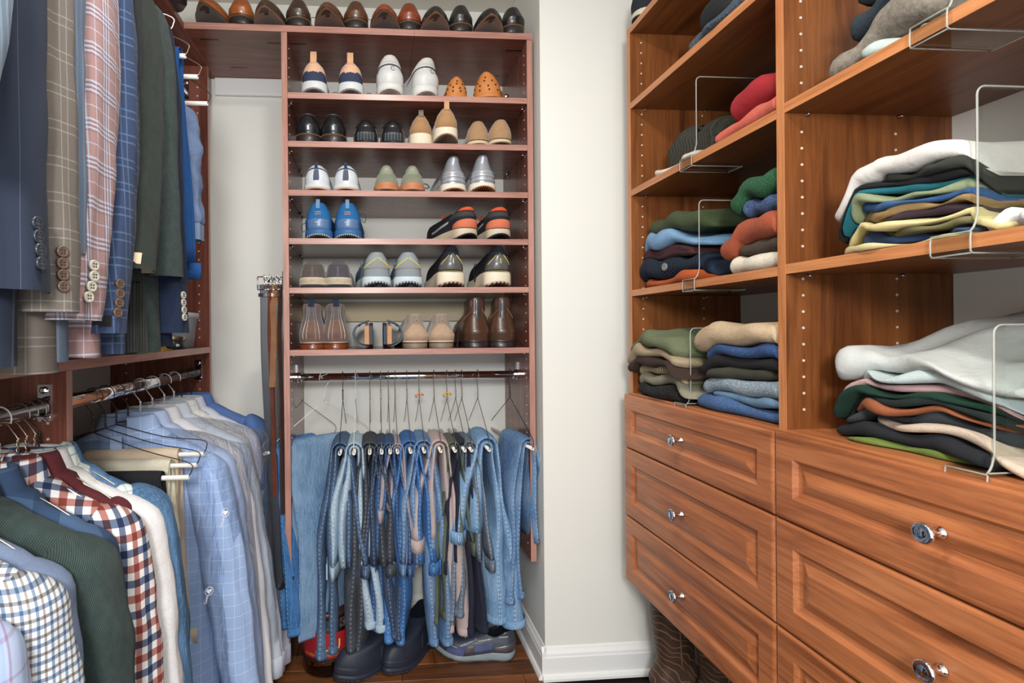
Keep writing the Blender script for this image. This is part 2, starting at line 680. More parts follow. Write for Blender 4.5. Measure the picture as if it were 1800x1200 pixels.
RODY, RODZ = 1.955, 0.998
B = Buf()
B.tube([(SA + 0.006 - 0.121, RODY - YS, RODZ - 0.37), (SB - 0.006 - 0.121, RODY - YS, RODZ - 0.37)], 0.0135, 20)
B.obj('hanging_rod', CHR, unit)
for x, sx in ((SA, 1), (SB, -1)):
    B = Buf()
    B.lathe([(0, 0.02), (0.004, 0.02), (0.006, 0.017), (0.016, 0.017), (0.017, 0.015)], (x - 0.121, RODY - YS, RODZ - 0.37), (sx, 0, 0), 20)
    B.box(x - 0.121 + min(0, sx * 0.004), x - 0.121 + max(0, sx * 0.004), RODY - YS - 0.009, RODY - YS + 0.009, RODZ - 0.37 + 0.01, RODZ - 0.37 + 0.045)
    B.obj('rod_bracket', CHR, unit, False)

# --- the shelf that runs over the back wall, and the one over the hanging clothes
ts = thing('top_shelf', 'high reddish cherry shelf over the shoe unit carrying dress shoes', 'shelf', (0, YS, SZ[0]))
lit_edged('board', -0.6125, 0.14, YS - 0.002, YB, SZ[0], SZ[0] + 0.021, wl['x'], ts, '-y', LIT_EDGE_L['x'])
lit_edged('board', 0.1406, SB + T, YS - 0.002, YB, SZ[0], SZ[0] + 0.021, wl['x'], ts, '-y', LIT_EDGE_L['x'])
B = Buf()
for x, y in ((-0.55, 1.86), (-0.33, 1.87), (-0.26, 1.87), (0.50, 1.87), (-0.5, 2.05), (0.46, 2.06)):
    B.box(x - 0.03, x + 0.03, y - 0.004 - YS, y + 0.004 - YS, -0.0004, 0.0005)
B.obj('mounting_clips', plain((60, 50, 45), 0.3, 0.5, 0.8), ts, False)['kind'] = 'stuff'
struct(box('trim_1', -0.6125, SA - T - 0.001, YB - 0.016, YB, 2.085, 2.1515, WHITE, None))

# --- hanging unit on the left wall
XF, YE, YD = -0.6131, 2.045, 1.137
hu = thing('hanging_unit', 'reddish cherry closet unit on the left with chrome rods under a counter shelf', 'closet unit', (XF, 1.1, 0.05))
lit_edged('end_panel', XL, XF, YE, YE + T, 0.05, 2.1515, wl['z'], hu, '+x', LIT_EDGE_L['z'])
lit_edged('divider_panel', XL, XF, YD - T, YD, 0.05, 1.0868, wl['z'], hu, '+x', LIT_EDGE_L['z'])
box('end_panel', XL, XF, 0.20, 0.20 + T, 0.05, 2.1515, wl['z'], hu)
lit_edged('counter_shelf', XL, XF + 0.001, 0.22, YE - 0.0005, 1.0875, 1.0875 + 0.021, wl['y'], hu, '+x', LIT_EDGE_L['y'])
pts = []
for z in np.arange(0.12, 2.12, 0.032):
    if abs(z - 1.095) > 0.02:
        pts += [(XF - 0.037, YE, z), (XF - 0.30, YE, z)]
pin_holes('pin_sockets', pts, (0, -1, 0), hu, 0.0032)
pin_holes('pin_sockets', [(p[0], YD - T, p[2]) for p in pts if p[2] < 1.06], (0, -1, 0), hu, 0.003)
HX, HZ = -0.655, 1.016
UPX, UPZ = -0.690, 2.055


def oval_rod(y0, y1, x, z, parent):
    o = np.array(parent.location)
    ph = np.arange(24) / 24 * 2 * np.pi
    P = np.zeros((2, 24, 3))
    for i, y in enumerate((y0, y1)):
        P[i, :, 0] = x - o[0] + 0.0085 * np.cos(ph)
        P[i, :, 1] = y - o[1]
        P[i, :, 2] = z - o[2] + 0.0165 * np.sin(ph)
    B = Buf().grid(P, wrap=True, cap0=True, cap1=True)
    B.obj('hanging_rod', CHR, parent)
    for y, sy in ((y0, 1), (y1, -1)):
        B = Buf()
        ya, yb = sorted((y, y + sy * 0.004))
        B.box(x - o[0] - 0.012, x - o[0] + 0.012, ya - o[1], yb - o[1], z - o[2] - 0.028, z - o[2] + 0.045)
        ya, yb = sorted((y, y + sy * 0.018))
        B.box(x - o[0] - 0.0115, x - o[0] + 0.0115, ya - o[1], yb - o[1], z - o[2] - 0.022, z - o[2] - 0.017)
        B.lathe([(0, 0.007), (0.006, 0.007), (0.008, 0.004)], (x - o[0], y - o[1] + sy * 0.002, z - o[2] + 0.034), (0, sy, 0), 12)
        B.obj('rod_bracket', CHR, parent, False)


oval_rod(YD, YE, HX, HZ, hu)
oval_rod(0.219, YD - T, HX, HZ, hu)
oval_rod(0.219, YE, UPX, UPZ, hu)
lt = thing('top_shelf', 'high cherry shelf along the left wall above the hanging jackets', 'shelf', (XF, 1.0, SZ[0]))
box('board', XL, XF, 0.2, YB, SZ[0], SZ[0] + 0.021, wl['y'], lt)

# --- drawer and shelf wall on the right
XC, Y1, Y2, Y3 = 0.8003, 1.6202, 1.0105, 0.395
RZ = [2.0841, 1.8672, 1.5955, 1.2826, 0.9619]       # tops: cap underside, three shelves, deck over the drawers
cab = thing('drawer_cabinet', 'warm cherry wall cabinet of open shelves over raised-panel drawers', 'cabinet', (XC, 1.0, 0.36))
for y in (Y1, Y2 - T, Y3 - T):
    zt = 2.45 if y < 1.2 else 2.105
    lit_edged('side_panel', XC, XR, y, y + T, 0.373, zt if y < 1.2 else 2.105, wr['z'], cab, '-x', LIT_EDGE_R['z'])
lit_edged('shelf', XC, XR, Y2 + 0.0005, Y1 - 0.0005, RZ[0], RZ[0] + T, wr['y'], cab, '-x', LIT_EDGE_R['y'])
for z in RZ[1:4]:
    lit_edged('shelf', XC + 0.001, XR - 0.0005, Y2 + 0.0005, Y1 - 0.0005, z - T, z, wr['y'], cab, '-x', LIT_EDGE_R['y'])
for z in (2.13, 1.5955 + 0.004, 1.2826 + 0.002):
    lit_edged('shelf', XC + 0.001, XR - 0.0005, Y3 + 0.0005, Y2 - T - 0.0005, z - T, z, wr['y'], cab, '-x', LIT_EDGE_R['y'])
for ya, yb in ((Y2, Y1), (Y3, Y2 - T)):
    lit_edged('deck', XC, XR, ya + 0.0005, yb - 0.0005, RZ[4] - T, RZ[4], wd, cab, '-x', LIT_EDGE_R['y'])
    box('bottom_board', XC, XR, ya + 0.0005, yb - 0.0005, 0.375, 0.375 + T, wr['y'], cab)
pts = []
for z in np.arange(1.0, 2.43, 0.032):
    for x in (XC + 0.037, XC + 0.235):
        pts.append((x, Y1, z))
pin_holes('pin_sockets', [p for p in pts if p[2] < 2.07 and min(abs(p[2] - q + 0.01) for q in RZ) > 0.015], (0, -1, 0), cab, 0.0028)
pin_holes('pin_sockets', [(p[0], Y2 - T, p[2]) for p in pts if min(abs(p[2] - q + 0.01) for q in (2.13, 1.6, 1.285, 0.96)) > 0.015], (0, -1, 0), cab, 0.0028)
B = Buf()
for y, zs in ((Y1, RZ[1:4]), (Y2 - T, (2.13, 1.5995, 1.2846))):
    for z in zs:
        for x in (XC + 0.045, XC + 0.24):
            B.lathe([(0, 0.0032), (0.010, 0.0032), (0.011, 0.002)], (x - XC, y - 1.0, z - T - 0.0035 - 0.36), (0, -1, 0), 8)
B.obj('shelf_pins', CHR, cab)['kind'] = 'stuff'


def drawer(y0, y1, z0, z1):
    """raised-panel drawer front facing -X with a chrome knob"""
    loops = [(0.0, 0.0195), (0.0, 0.004), (0.0035, 0.001), (0.007, 0.0), (0.045, 0.0), (0.0465, 0.0015), (0.052, 0.0075), (0.056, 0.0085), (0.061, 0.0085), (0.063, 0.0075), (0.079, 0.0015), (0.081, 0.0012)]
    P = np.zeros((len(loops), 4, 3))
    for i, (ins, d) in enumerate(loops):
        a, b, c, e = y1 - ins, y0 + ins, z0 + ins, z1 - ins
        P[i] = [(d, a, c), (d, b, c), (d, b, e), (d, a, e)]
    P -= np.array([0.02, 1.0, 0.36])
    Bd = Buf().grid(P, wrap=True, cap0=True, cap1=True)
    dr = Bd.obj('drawer', wd, cab, False)
    yk, zk = (y0 + y1) / 2, (z0 + z1) / 2
    K = Buf().lathe([(0, 0.0085), (0.002, 0.0085), (0.004, 0.006), (0.012, 0.0048), (0.018, 0.0055), (0.022, 0.011), (0.025, 0.0145), (0.028, 0.0152), (0.031, 0.0135), (0.0315, 0.0120), (0.0305, 0.0105), (0.032, 0.006), (0.0325, 0.001)], (-0.0195, yk - 1.0, zk - 0.36), (-1, 0, 0), 28)
    K.obj('knob', CHR, dr)


ZD = [(0.7925, 0.957), (0.580, 0.7885), (0.374, 0.576)]
for z0, z1 in ZD:
    drawer(Y2 - 0.0085, Y1 + T, z0, z1)
    drawer(Y3 - 0.02, Y2 - 0.0115, z0, z1)

# ------------------------------------------------------------------ shoes
def lerp(x, xs, ys):
    return np.interp(x, xs, ys)


class Shoe:
    """last-shaped surface: heel at y=0 pointing at -Y, toe at +Y; t runs from the sole edge to the collar"""

    def __init__(s, L=0.285, W=0.098, heel=0.74, H=0.065, sole_h=0.03, sole_f=0.022, bevel=0.0, spring=0.014, throat=0.42,
                 toe_h=0.05, top_w=0.62, toe=2.0, back=((0, 0), (0.35, -0.004), (1, 0.006)), wid=None, dip=0.16, zb=None, flare=1.05,
                 bumps=0.0, shaft=None):
        s.L, s.W, s.hr, s.H, s.sole_h, s.sole_f, s.bevel, s.spring = L, W, heel, H, sole_h, sole_f, bevel, spring
        s.throat, s.toe_h, s.top_w, s.toe, s.back, s.dip, s.zbt, s.flare, s.bumps = throat, toe_h, top_w, toe, back, dip, zb, flare, bumps
        s.wid = wid or ((0, 1.0), (0.18, 1.02), (0.45, 0.92), (0.75, 0.76), (1.0, top_w))
        s.shaft = shaft

    def hw(s, q, fr):
        base = lerp(q, [0, 0.12, 0.3, 0.42, 0.68, 0.85, 1], [s.hr * 0.97, s.hr, s.hr * 0.97, 0.86 if s.hr < 0.86 else 0.95, 1, 0.88, 0.55])
        r = np.clip(q / 0.13, 0, 1)
        k = np.sqrt(np.clip(1 - (1 - r) ** 2.3, 0, 1))
        cl = np.clip((fr - q) / np.where(np.asarray(fr) > 0.8, 0.30, 0.22), 0, 1)
        kt = np.clip(1 - (1 - cl) ** 2, 0, 1) ** (1 / s.toe)
        return s.W / 2 * base * k * kt

    def zbot(s, q):
        if s.zbt:
            return lerp(q, *zip(*s.zbt)) + s.spring * np.clip((q - 0.66) / 0.34, 0, 1) ** 2
        return s.bevel * np.clip(1 - q / 0.13, 0, 1) ** 1.6 + s.spring * np.clip((q - 0.62) / 0.38, 0, 1) ** 2

    def ztop(s, q):
        b = lerp(q, *zip(*s.zbt)) + s.spring * np.clip((q - 0.66) / 0.34, 0, 1) ** 2 if s.zbt else s.spring * np.clip((q - 0.62) / 0.38, 0, 1) ** 2
        return b + lerp(q, [0, 0.3, 0.6, 1], [s.sole_h, s.sole_h, s.sole_f, s.sole_f])

    def front(s, t):
        z = t * s.H
        th = s.toe_h
        return np.where(z < th, 1 - 0.10 * (z / th) ** 2.2, lerp(z, [th, s.shaft or max(s.H, th + 0.001)], [0.90, s.throat]))

    def surf(s, phi, t, off=0.0):
        """phi 0 at the heel, +-pi at the toe"""
        phi, t = np.broadcast_arrays(np.asarray(phi, float), np.asarray(t, float))
        fr = s.front(t)
        q = (1 - np.cos(phi)) / 2 * fr
        w = lerp(t, *zip(*s.wid))
        rear = np.clip(1 - q / 0.5, 0, 1)
        x = np.sin(phi) / np.maximum(np.abs(np.sin(phi)), 1e-9) * s.hw(q, fr) * (1 - (1 - w) * np.clip(1.15 - q * 0.6, 0, 1.0))
        y = q * s.L + rear * lerp(t, *zip(*s.back))
        qn = np.clip(q / np.maximum(fr, 0.05), 0, 1)
        z = s.ztop(q) + t * s.H * (1 - t ** 2 * (s.dip * np.sin(np.pi * np.clip((qn - 0.2) / 0.8, 0, 1)) ** 2 + 0.07 * np.clip(qn / 0.3, 0, 1) ** 2))
        if s.bumps:
            z = z + 0
            x = x * (1 + s.bumps * np.sin(t * 26))
        P = np.stack([x, y, z], -1)
        if np.any(off):
            c = np.array([0, 0.13 * s.L + 0.02, 0])
            d = P - c
            d[..., 2] *= 0.0
            d /= np.linalg.norm(d, axis=-1, keepdims=True) + 1e-9
            P = P + d * np.asarray(off)[..., None] if np.ndim(off) else P + d * off
        return P

    def sole_ring(s, n, f, which):
        phi = np.arange(n) / n * 2 * np.pi
        q = (1 - np.cos(phi)) / 2
        x = np.sign(np.sin(phi)) * s.hw(q, 1.0) * f
        y = (q * s.L) * (1 + (f - 1) * 0.5) - (f - 1) * 0.25 * s.L * 0.35
        return x, y, q

    def upper(s, mat, parent, name='upper', n=44, m=13):
        phi = np.arange(n) / n * 2 * np.pi - np.pi
        t = np.linspace(0, 1, m)
        P = s.surf(phi[None, :], t[:, None])
        top = P[-1]
        c = top.mean(0)
        lip = c + (top - c) * 0.93 + np.array([0, 0, 0.0025])
        P = np.concatenate([P, lip[None]])
        ob = Buf().grid(P, wrap=True, flip=False).obj(name, mat, parent)
        return ob

    def lining(s, mat, parent, n=44):
        phi = np.arange(n) / n * 2 * np.pi - np.pi
        top = s.surf(phi, np.ones(n))
        c = top.mean(0)
        R = [c + (top - c) * f + np.array([0, 0, dz]) for f, dz in ((0.935, 0.0026), (0.88, 0.0), (0.84, -0.018), (0.7, -0.026), (0.05, -0.028))]
        return Buf().grid(np.array(R), wrap=True, cap1=True).obj('lining', mat, parent)

    def midsole(s, mat, parent, name='midsole', n=48, ripples=0.0, low=0.004, part=1.0):
        prof = [(low, 1.0), (0.15, s.flare), (0.45, s.flare * 0.995 + 0.004), (0.8, s.flare * 0.985), (0.97, 1.0), (1.0, 0.97)]
        if ripples:
            prof = [(u, s.flare * (1 + ripples * (k % 2)) * (1 - 0.05 * u)) for k, u in enumerate(np.linspace(0.02, 1, 12))]
        P = []
        for k, (u, f) in enumerate(prof):
            x, y, q = s.sole_ring(n, f, 0)
            zb, zt = s.zbot(q) + low, s.ztop(q) + 0.001
            P.append(np.stack([x, y, zb + (zt - zb) * (u if k else 0)], -1))
        return Buf().grid(np.array(P), wrap=True, cap0=True, cap1=True).obj(name, mat, parent)

    def outsole(s, mat, parent, n=48, th=0.005):
        P = []
        for u, f in ((0, 0.9), (0.0, 0.985), (1, 1.0), (1, 0.9)):
            x, y, q = s.sole_ring(n, f * (s.flare * 0.99), 0)
            P.append(np.stack([x, y, s.zbot(q) + u * th], -1))
        return Buf().grid(np.array(P), wrap=True, cap0=True, cap1=True).obj('outsole', mat, parent)

    def heel_block(s, mat, parent, h, ln=0.24, n=32):
        P = []
        for z, f in ((0.0, 0.97), (0.001, 0.985), (h * 0.96, 1.0), (h, 0.96)):
            a = np.linspace(-np.pi / 2, np.pi / 2, n)
            q = ln * (1 - np.cos(a))
            x = np.sign(a) * s.hw(q, 1.0) * f
            y = q * s.L + (1 - f) * 0.02
            P.append(np.stack([x, y, np.full(n, z)], -1))
        return Buf().grid(np.array(P), wrap=True, cap0=True, cap1=True).obj('heel', mat, parent)

    def patch(s, name, mat, parent, half, lo, hi, off=0.0016, n=15, m=7):
        """appliqued piece round the heel: phi in +-half, between the height curves lo(q) and hi(q), q in -1..1"""
        q = np.linspace(-1, 1, n)
        P = []
        for k, u in enumerate(np.linspace(0, 1, m)):
            lo_, hi_ = np.array([lo(v) for v in q]), np.array([hi(v) for v in q])
            t = lo_ + (hi_ - lo_) * u
            o = np.full(n, off)
            if k in (0, m - 1):
                o[:] = -0.0008
            o[0] = o[-1] = -0.0008
            c = half[0] + (half[1] - half[0]) * (q + 1) / 2 if isinstance(half, tuple) else half * q
            P.append(s.surf(c, t, o))
        return Buf().grid(np.array(P)).obj(name, mat, parent)

    def tab(s, mat, parent, w=0.012, h=0.018, t0=0.82, lean=0.004, name='pull_tab'):
        base = s.surf(np.zeros(1), np.array([t0]))[0]
        top = s.surf(np.zeros(1), np.ones(1))[0]
        pts = [base + (0, -0.002, 0), top + (0, -0.003, 0), top + (0, -0.002 + lean * 0.5, h * 0.6), top + (0, lean, h), top + (0, lean + 0.005, h), top + (0, lean + 0.007, h * 0.5), top + (0, 0.008, -0.006)]
        p = smooth_path(pts, 14)
        d = np.gradient(p, axis=0)
        nrm = np.stack([np.zeros(len(p)), d[:, 2], -d[:, 1]], -1)
        nrm /= np.linalg.norm(nrm, axis=1, keepdims=True) + 1e-9
        R = []
        for k in range(len(p)):
            a = np.array([w / 2, 0, 0])
            e = nrm[k] * 0.0009
            R.append([p[k] - a + e, p[k] + a + e, p[k] + a - e, p[k] - a - e])
        return Buf().grid(np.array(R), wrap=True, cap0=True, cap1=True).obj(name, mat, parent, False)

    def lace_loop(s, mat, parent, side=1, q=2.2, t=0.75, r=0.0013, droop=0.03, spread=0.03):
        a = s.surf(np.array([q * side]), np.array([t]))[0]
        pts = [a, a + (side * spread * 0.5, -0.01, 0.012), a + (side * spread, -0.015, 0.002), a + (side * spread * 0.9, -0.012, -droop), a + (side * spread * 0.45, -0.006, -droop * 0.5), a + (0, 0.006, 0)]
        return Buf().tube(smooth_path(pts, 26), r, 6).obj('lace', mat, parent)


GREYRUB = plain((120, 112, 108), 0.7, 0.3, name='rubber')
BLKRUB = plain((34, 34, 38), 0.7, 0.3, name='rubber')
DARKLIN = fabric((40, 40, 44))
PALELIN = fabric((190, 186, 180))


def shoe_root(label, px, row, yoff=0.0, rot=0.0, group=None, tilt=0.0, name='shoe', cat='shoe', z=None):
    zt = SZ[row] if row else SZ[0] + 0.021
    yf = YS + 0.004 + yoff
    x = at(px, 582 - (zt - 1.16) * 520, Y=yf if abs(rot) < 1 else YS - 0.02)[0]
    if abs(rot) > 1:
        x += math.sin(rot) * (yf - YS)
    o = thing(name, label, cat, (x, yf, (zt if z is None else z) + 0.0003), rot, group)
    if tilt:
        o.rotation_euler = (tilt, 0, rot)
    return o


def dress(parent, c, rubber=(38, 32, 30), H=0.062, L=0.30, W=0.104, worn=0.4, edge=(40, 28, 22), sole=(120, 84, 52), loafer=False, toe=1.9, heel=0.78):
    zb = ((0, 0.024), (0.26, 0.024), (0.5, 0.012), (0.66, 0.0), (1, 0.0))
    s = Shoe(L=L, W=W, heel=heel, H=H, sole_h=0.006, sole_f=0.006, spring=0.018, throat=0.46, toe_h=0.042, toe=toe, zb=zb, flare=1.035, dip=0.22,
             back=((0, 0), (0.4, -0.006), (1, 0.012)), wid=((0, 1), (0.3, 1.0), (0.7, 0.80), (1, 0.60)))
    lm = leather(c, 0.26, worn)
    s.upper(lm, parent)
    s.lining(fabric((70, 50, 36)), parent)
    s.midsole(leather(edge, 0.4, 0.2), parent, 'welt', low=0.002)
    s.outsole(suede(sole), parent, th=0.003)
    s.heel_block(leather(rubber, 0.45, 0.2), parent, 0.0245)
    s.patch('heel_counter', lm, parent, 0.95, lambda q: 0.0, lambda q: 0.42 + 0.05 * (1 - q * q), 0.0012)
    s.patch('back_strip', lm, parent, 0.13, lambda q: 0.40, lambda q: 0.99, 0.0014, 7)
    if not loafer:
        s.lace_loop(plain(tuple(int(v * 0.5) for v in c), 0.7), parent, 1, 2.0, 0.97, 0.0011, 0.024, 0.03)
    return s


# --- dress shoes on the top shelf: each pair has one heel out and one toe hanging over the edge
def top_pair(px_toe, px_heel, c, word, sole, where):
    if px_toe is not None:
        o = shoe_root('%s dress shoe, toe and %s sole jutting over top shelf%s' % (word, sole[1], where), px_toe, 0, 0.228, math.pi - 0.06, 'dress shoes on the top shelf', -0.03, 'dress_shoe')
        dress(o, c, sole=sole[0], toe=2.5)
        o.location.z += 0.010
    o = shoe_root('%s dress shoe, heel outwards on top shelf%s' % (word, where), px_heel, 0, -0.012, 0.03, 'dress shoes on the top shelf', 0, 'dress_shoe')
    dress(o, c)


top_pair(368, 421, (150, 82, 36), 'tan leather', ((92, 80, 66), 'dark'), '')
top_pair(471, 523, (64, 44, 32), 'dark brown laced', ((128, 96, 72), 'tan'), ', second pair')
top_pair(578, 626, (88, 52, 32), 'mid brown polished', ((116, 78, 48), 'brown'), ', mid row')
top_pair(677, 721, (128, 58, 30), 'chestnut red', ((104, 72, 50), 'brown'), '')
top_pair(766, 813, (38, 34, 32), 'black laced', ((120, 84, 58), 'tan'), ', right of chestnut pair')
top_pair(862, 906, (30, 29, 30), 'glossy black', ((124, 90, 66), 'tan'), ', nearest right wall')
o = thing('dress_shoe', 'dark brown dress shoe on the left shelf by the corner', 'shoe', (at(300, 25, Y=1.72)[0] - 0.02, 1.74, SZ[0] + 0.0215), -2.5, 'dress shoes on the top shelf')
dress(o, (58, 44, 36))

# --- row one
def navy_cream(o):
    s = Shoe(W=0.104, heel=0.82, H=0.072, sole_h=0.042, sole_f=0.026, bevel=0.014, throat=0.40, top_w=0.5, wid=((0, 0.96), (0.3, 0.93), (0.7, 0.74), (1, 0.48)))
    s.upper(knitmesh((58, 66, 92)), o)
    s.lining(DARKLIN, o)
    s.midsole(plain((210, 212, 212), 0.5, name='foam'), o)
    s.outsole(tread((110, 104, 100), (150, 142, 136)), o)
    s.patch('heel_counter', suede((222, 178, 146)), o, 1.1, lambda q: 0.34 + 0.16 * (1 - abs(q)) ** 1 - (0.1 if abs(q) < 0.25 else 0), lambda q: 0.97 - 0.45 * q * q, 0.002, 21)
    s.tab(suede((214, 164, 126)), o, 0.020, 0.028)
    s.lace_loop(plain((40, 44, 60), 0.8), o, 1, 2.1, 0.7, 0.0012, 0.05, 0.03)


for px, w in ((551, 'far left'), (616, 'beside white trainers')):
    o = shoe_root('navy sneaker with cream heel tab, white sole, ' + w, px, 1, 0, 0, 'navy and cream sneakers', 0, 'sneaker')
    navy_cream(o)


def white_trainer(o):
    s = Shoe(W=0.106, heel=0.84, H=0.095, sole_h=0.034, sole_f=0.026, bevel=0.016, throat=0.40, top_w=0.55, wid=((0, 0.98), (0.35, 0.98), (0.7, 0.84), (1, 0.56)), back=((0, 0), (0.3, -0.006), (0.7, 0.006), (1, 0.0)))
    s.upper(knitmesh((206, 206, 204), (222, 222, 222)), o)
    s.lining(DARKLIN, o)
    s.midsole(plain((212, 212, 208), 0.5, name='foam'), o, ripples=0.018)
    s.outsole(tread((196, 186, 172), (228, 222, 212)), o)
    s.patch('heel_counter', plain((208, 208, 206), 0.4, name='foam'), o, 0.95, lambda q: 0.0, lambda q: 0.62 - 0.22 * q * q, 0.0026, 17)
    s.patch('collar_stripe', plain((46, 48, 56), 0.6), o, 1.35, lambda q: 0.66 - 0.34 * q * q, lambda q: 0.73 - 0.34 * q * q, 0.0022, 21, 5)
    s.patch('collar', knitmesh((214, 212, 204)), o, 1.2, lambda q: 0.76 - 0.2 * q * q, lambda q: 0.99, 0.003, 17)
    B = Buf()
    c = s.surf(np.array([0.12]), np.array([0.52]))[0]
    B.tube([c + (0.006 * math.cos(a), -0.0055, 0.007 * math.sin(a)) for a in np.linspace(0.5, 5.6, 16)], 0.0008, 6)
    B.obj('heel_mark', plain((40, 44, 60), 0.5), o)


o = shoe_root('white trainer with black collar stripe standing upright on the first shelf', 686, 1, -0.012, 0, 'white trainers', 0, 'sneaker')
white_trainer(o)
o = shoe_root('white trainer with black collar stripe, turned sideways next to tan clogs', 755, 1, 0.0, 0.32, 'white trainers', 0, 'sneaker')
white_trainer(o)


def clog(o, big=1.0):
    s = Shoe(L=0.26 * big, W=0.098 * big, heel=0.86, H=0.066 * big, sole_h=0.018, sole_f=0.02, bevel=0.0, spring=0.012, throat=0.34, toe_h=0.05, top_w=0.5, wid=((0, 1), (0.4, 0.95), (0.8, 0.68), (1, 0.42)), dip=0.1)
    m = plain((196, 122, 58), 0.6, name='foam')
    s.upper(m, o)
    s.lining(plain((120, 72, 34), 0.7), o)
    s.midsole(m, o, 'sole')
    for i, (ph, t) in enumerate([(-0.5, 0.3), (-0.2, 0.34), (0.12, 0.3), (0.42, 0.36), (-0.36, 0.5), (-0.03, 0.55), (0.3, 0.55), (-0.6, 0.12), (-0.2, 0.14), (0.15, 0.14), (0.5, 0.15), (0.0, 0.72)]):
        a = s.surf(np.array([ph]), np.array([t]))[0]
        b = s.surf(np.array([ph]), np.array([t]), 0.001)[0]
        Buf().lathe([(-0.002, 0.0034), (0.0006, 0.0034), (0.0007, 0.001)], a, b - a, 10).obj('vent_hole', plain((74, 44, 24), 0.9), o)
    s.patch('rim', m, o, 1.4, lambda q: 0.84, lambda q: 0.97, 0.0022, 17, 5)


o = shoe_root('small tan perforated clog, left one of the two', 804, 1, 0.015, 0, 'tan perforated clogs', 0, 'clog', 'clog')
clog(o, 0.9)
o = shoe_root('tan perforated clog angled toward the right side panel', 853, 1, 0.005, -0.38, 'tan perforated clogs', 0, 'clog', 'clog')
clog(o, 1.12)
o = thing('shelf_bracket', 'small chrome bracket on the right of the first shelf behind the clogs', 'bracket', (0.478, 1.90, SZ[1] + 0.0003))
Buf().box(-0.006, 0.006, -0.02, 0.02, 0, 0.006).box(-0.005, 0.005, -0.004, 0.004, 0.006, 0.045).obj('bracket_arm', CHR, o, False)
Buf().lathe([(-0.008, 0.007), (-0.006, 0.009), (0.006, 0.009), (0.008, 0.007)], (0, 0, 0.047), (1, 0, 0), 14).obj('bracket_wheel', CHR, o)

# --- row two
for px, w in ((540, 'leftmost on the second shelf'), (585, 'right of its twin on the second shelf')):
    o = shoe_root('polished black slip-on dress shoe with stacked heel, ' + w, px, 2, 0.0, 0.0, 'black slip-on dress shoes', 0, 'dress_shoe')
    s = dress(o, (26, 28, 32), H=0.068, L=0.29, W=0.104, loafer=True, heel=0.8)
    s.patch('collar_trim', leather((70, 72, 78), 0.3), o, 1.3, lambda q: 0.93 - 0.1 * q * q, lambda q: 0.995 - 0.06 * q * q, 0.0016, 15, 4)
for px, w in ((643, 'left of its twin'), (691, 'next to the tan suede sneakers')):
    o = shoe_root('black driving loafer with rubber nubs up the heel, ' + w, px, 2, 0.0, 0.0, 'black driving loafers', 0, 'loafer')
    s = Shoe(L=0.27, W=0.106, heel=0.80, H=0.075, sole_h=0.006, sole_f=0.006, throat=0.42, top_w=0.5, wid=((0, 0.98), (0.3, 1.0), (0.7, 0.86), (1, 0.48)), back=((0, 0.01), (0.35, -0.004), (1, 0.016)))
    lm = leather((28, 29, 32), 0.28, 0.2)
    s.upper(lm, o)
    s.lining(DARKLIN, o)
    s.outsole(BLKRUB, o)
    s.midsole(lm, o, 'sole')
    s.patch('rubber_heel', plain((52, 56, 60), 0.5, name='rubber'), o, 0.42, lambda q: 0.0, lambda q: 0.42 - 0.06 * q ** 4, 0.003, 13)
    for sd in (-1, 1):
        s.patch('side_seam', plain((92, 92, 92), 0.7), o, (0.55 * sd, 0.60 * sd), lambda q: 0.02, lambda q: 0.78, 0.0014, 4)
    s.patch('collar_band', lm, o, 1.0, lambda q: 0.66, lambda q: 0.96 - 0.1 * q * q, 0.0022, 13)
    B = Buf()
    for ph in np.linspace(-0.3, 0.3, 6):
        for t in np.linspace(0.08, 0.34, 5):
            a, b = s.surf(np.array([ph]), np.array([t]), 0.002)[0], s.surf(np.array([ph]), np.array([t]), 0.004)[0]
            B.lathe([(0, 0.0018), (0.0016, 0.0013)], a, b - a, 6)
    B.obj('rubber_nubs', plain((150, 156, 162), 0.5, name='rubber'), o)['kind'] = 'stuff'


def tan_suede(o, tabh, tabm, bev):
    s = Shoe(W=0.1, heel=0.80, H=0.064, sole_h=0.046, sole_f=0.03, bevel=bev, throat=0.42, top_w=0.5, wid=((0, 0.95), (0.4, 0.90), (0.75, 0.72), (1, 0.46)))
    s.upper(suede((176, 138, 98)), o)
    s.lining(DARKLIN, o)
    s.midsole(plain((226, 212, 188), 0.6, name='foam'), o, ripples=0.01)
    s.outsole(tread((150, 126, 106), (112, 92, 78), 70), o)
    s.tab(tabm, o, 0.016, tabh, 0.9)
    s.patch('heel_counter', suede((170, 130, 90)), o, 0.9, lambda q: 0.0, lambda q: 0.8 - 0.5 * q * q, 0.0016)


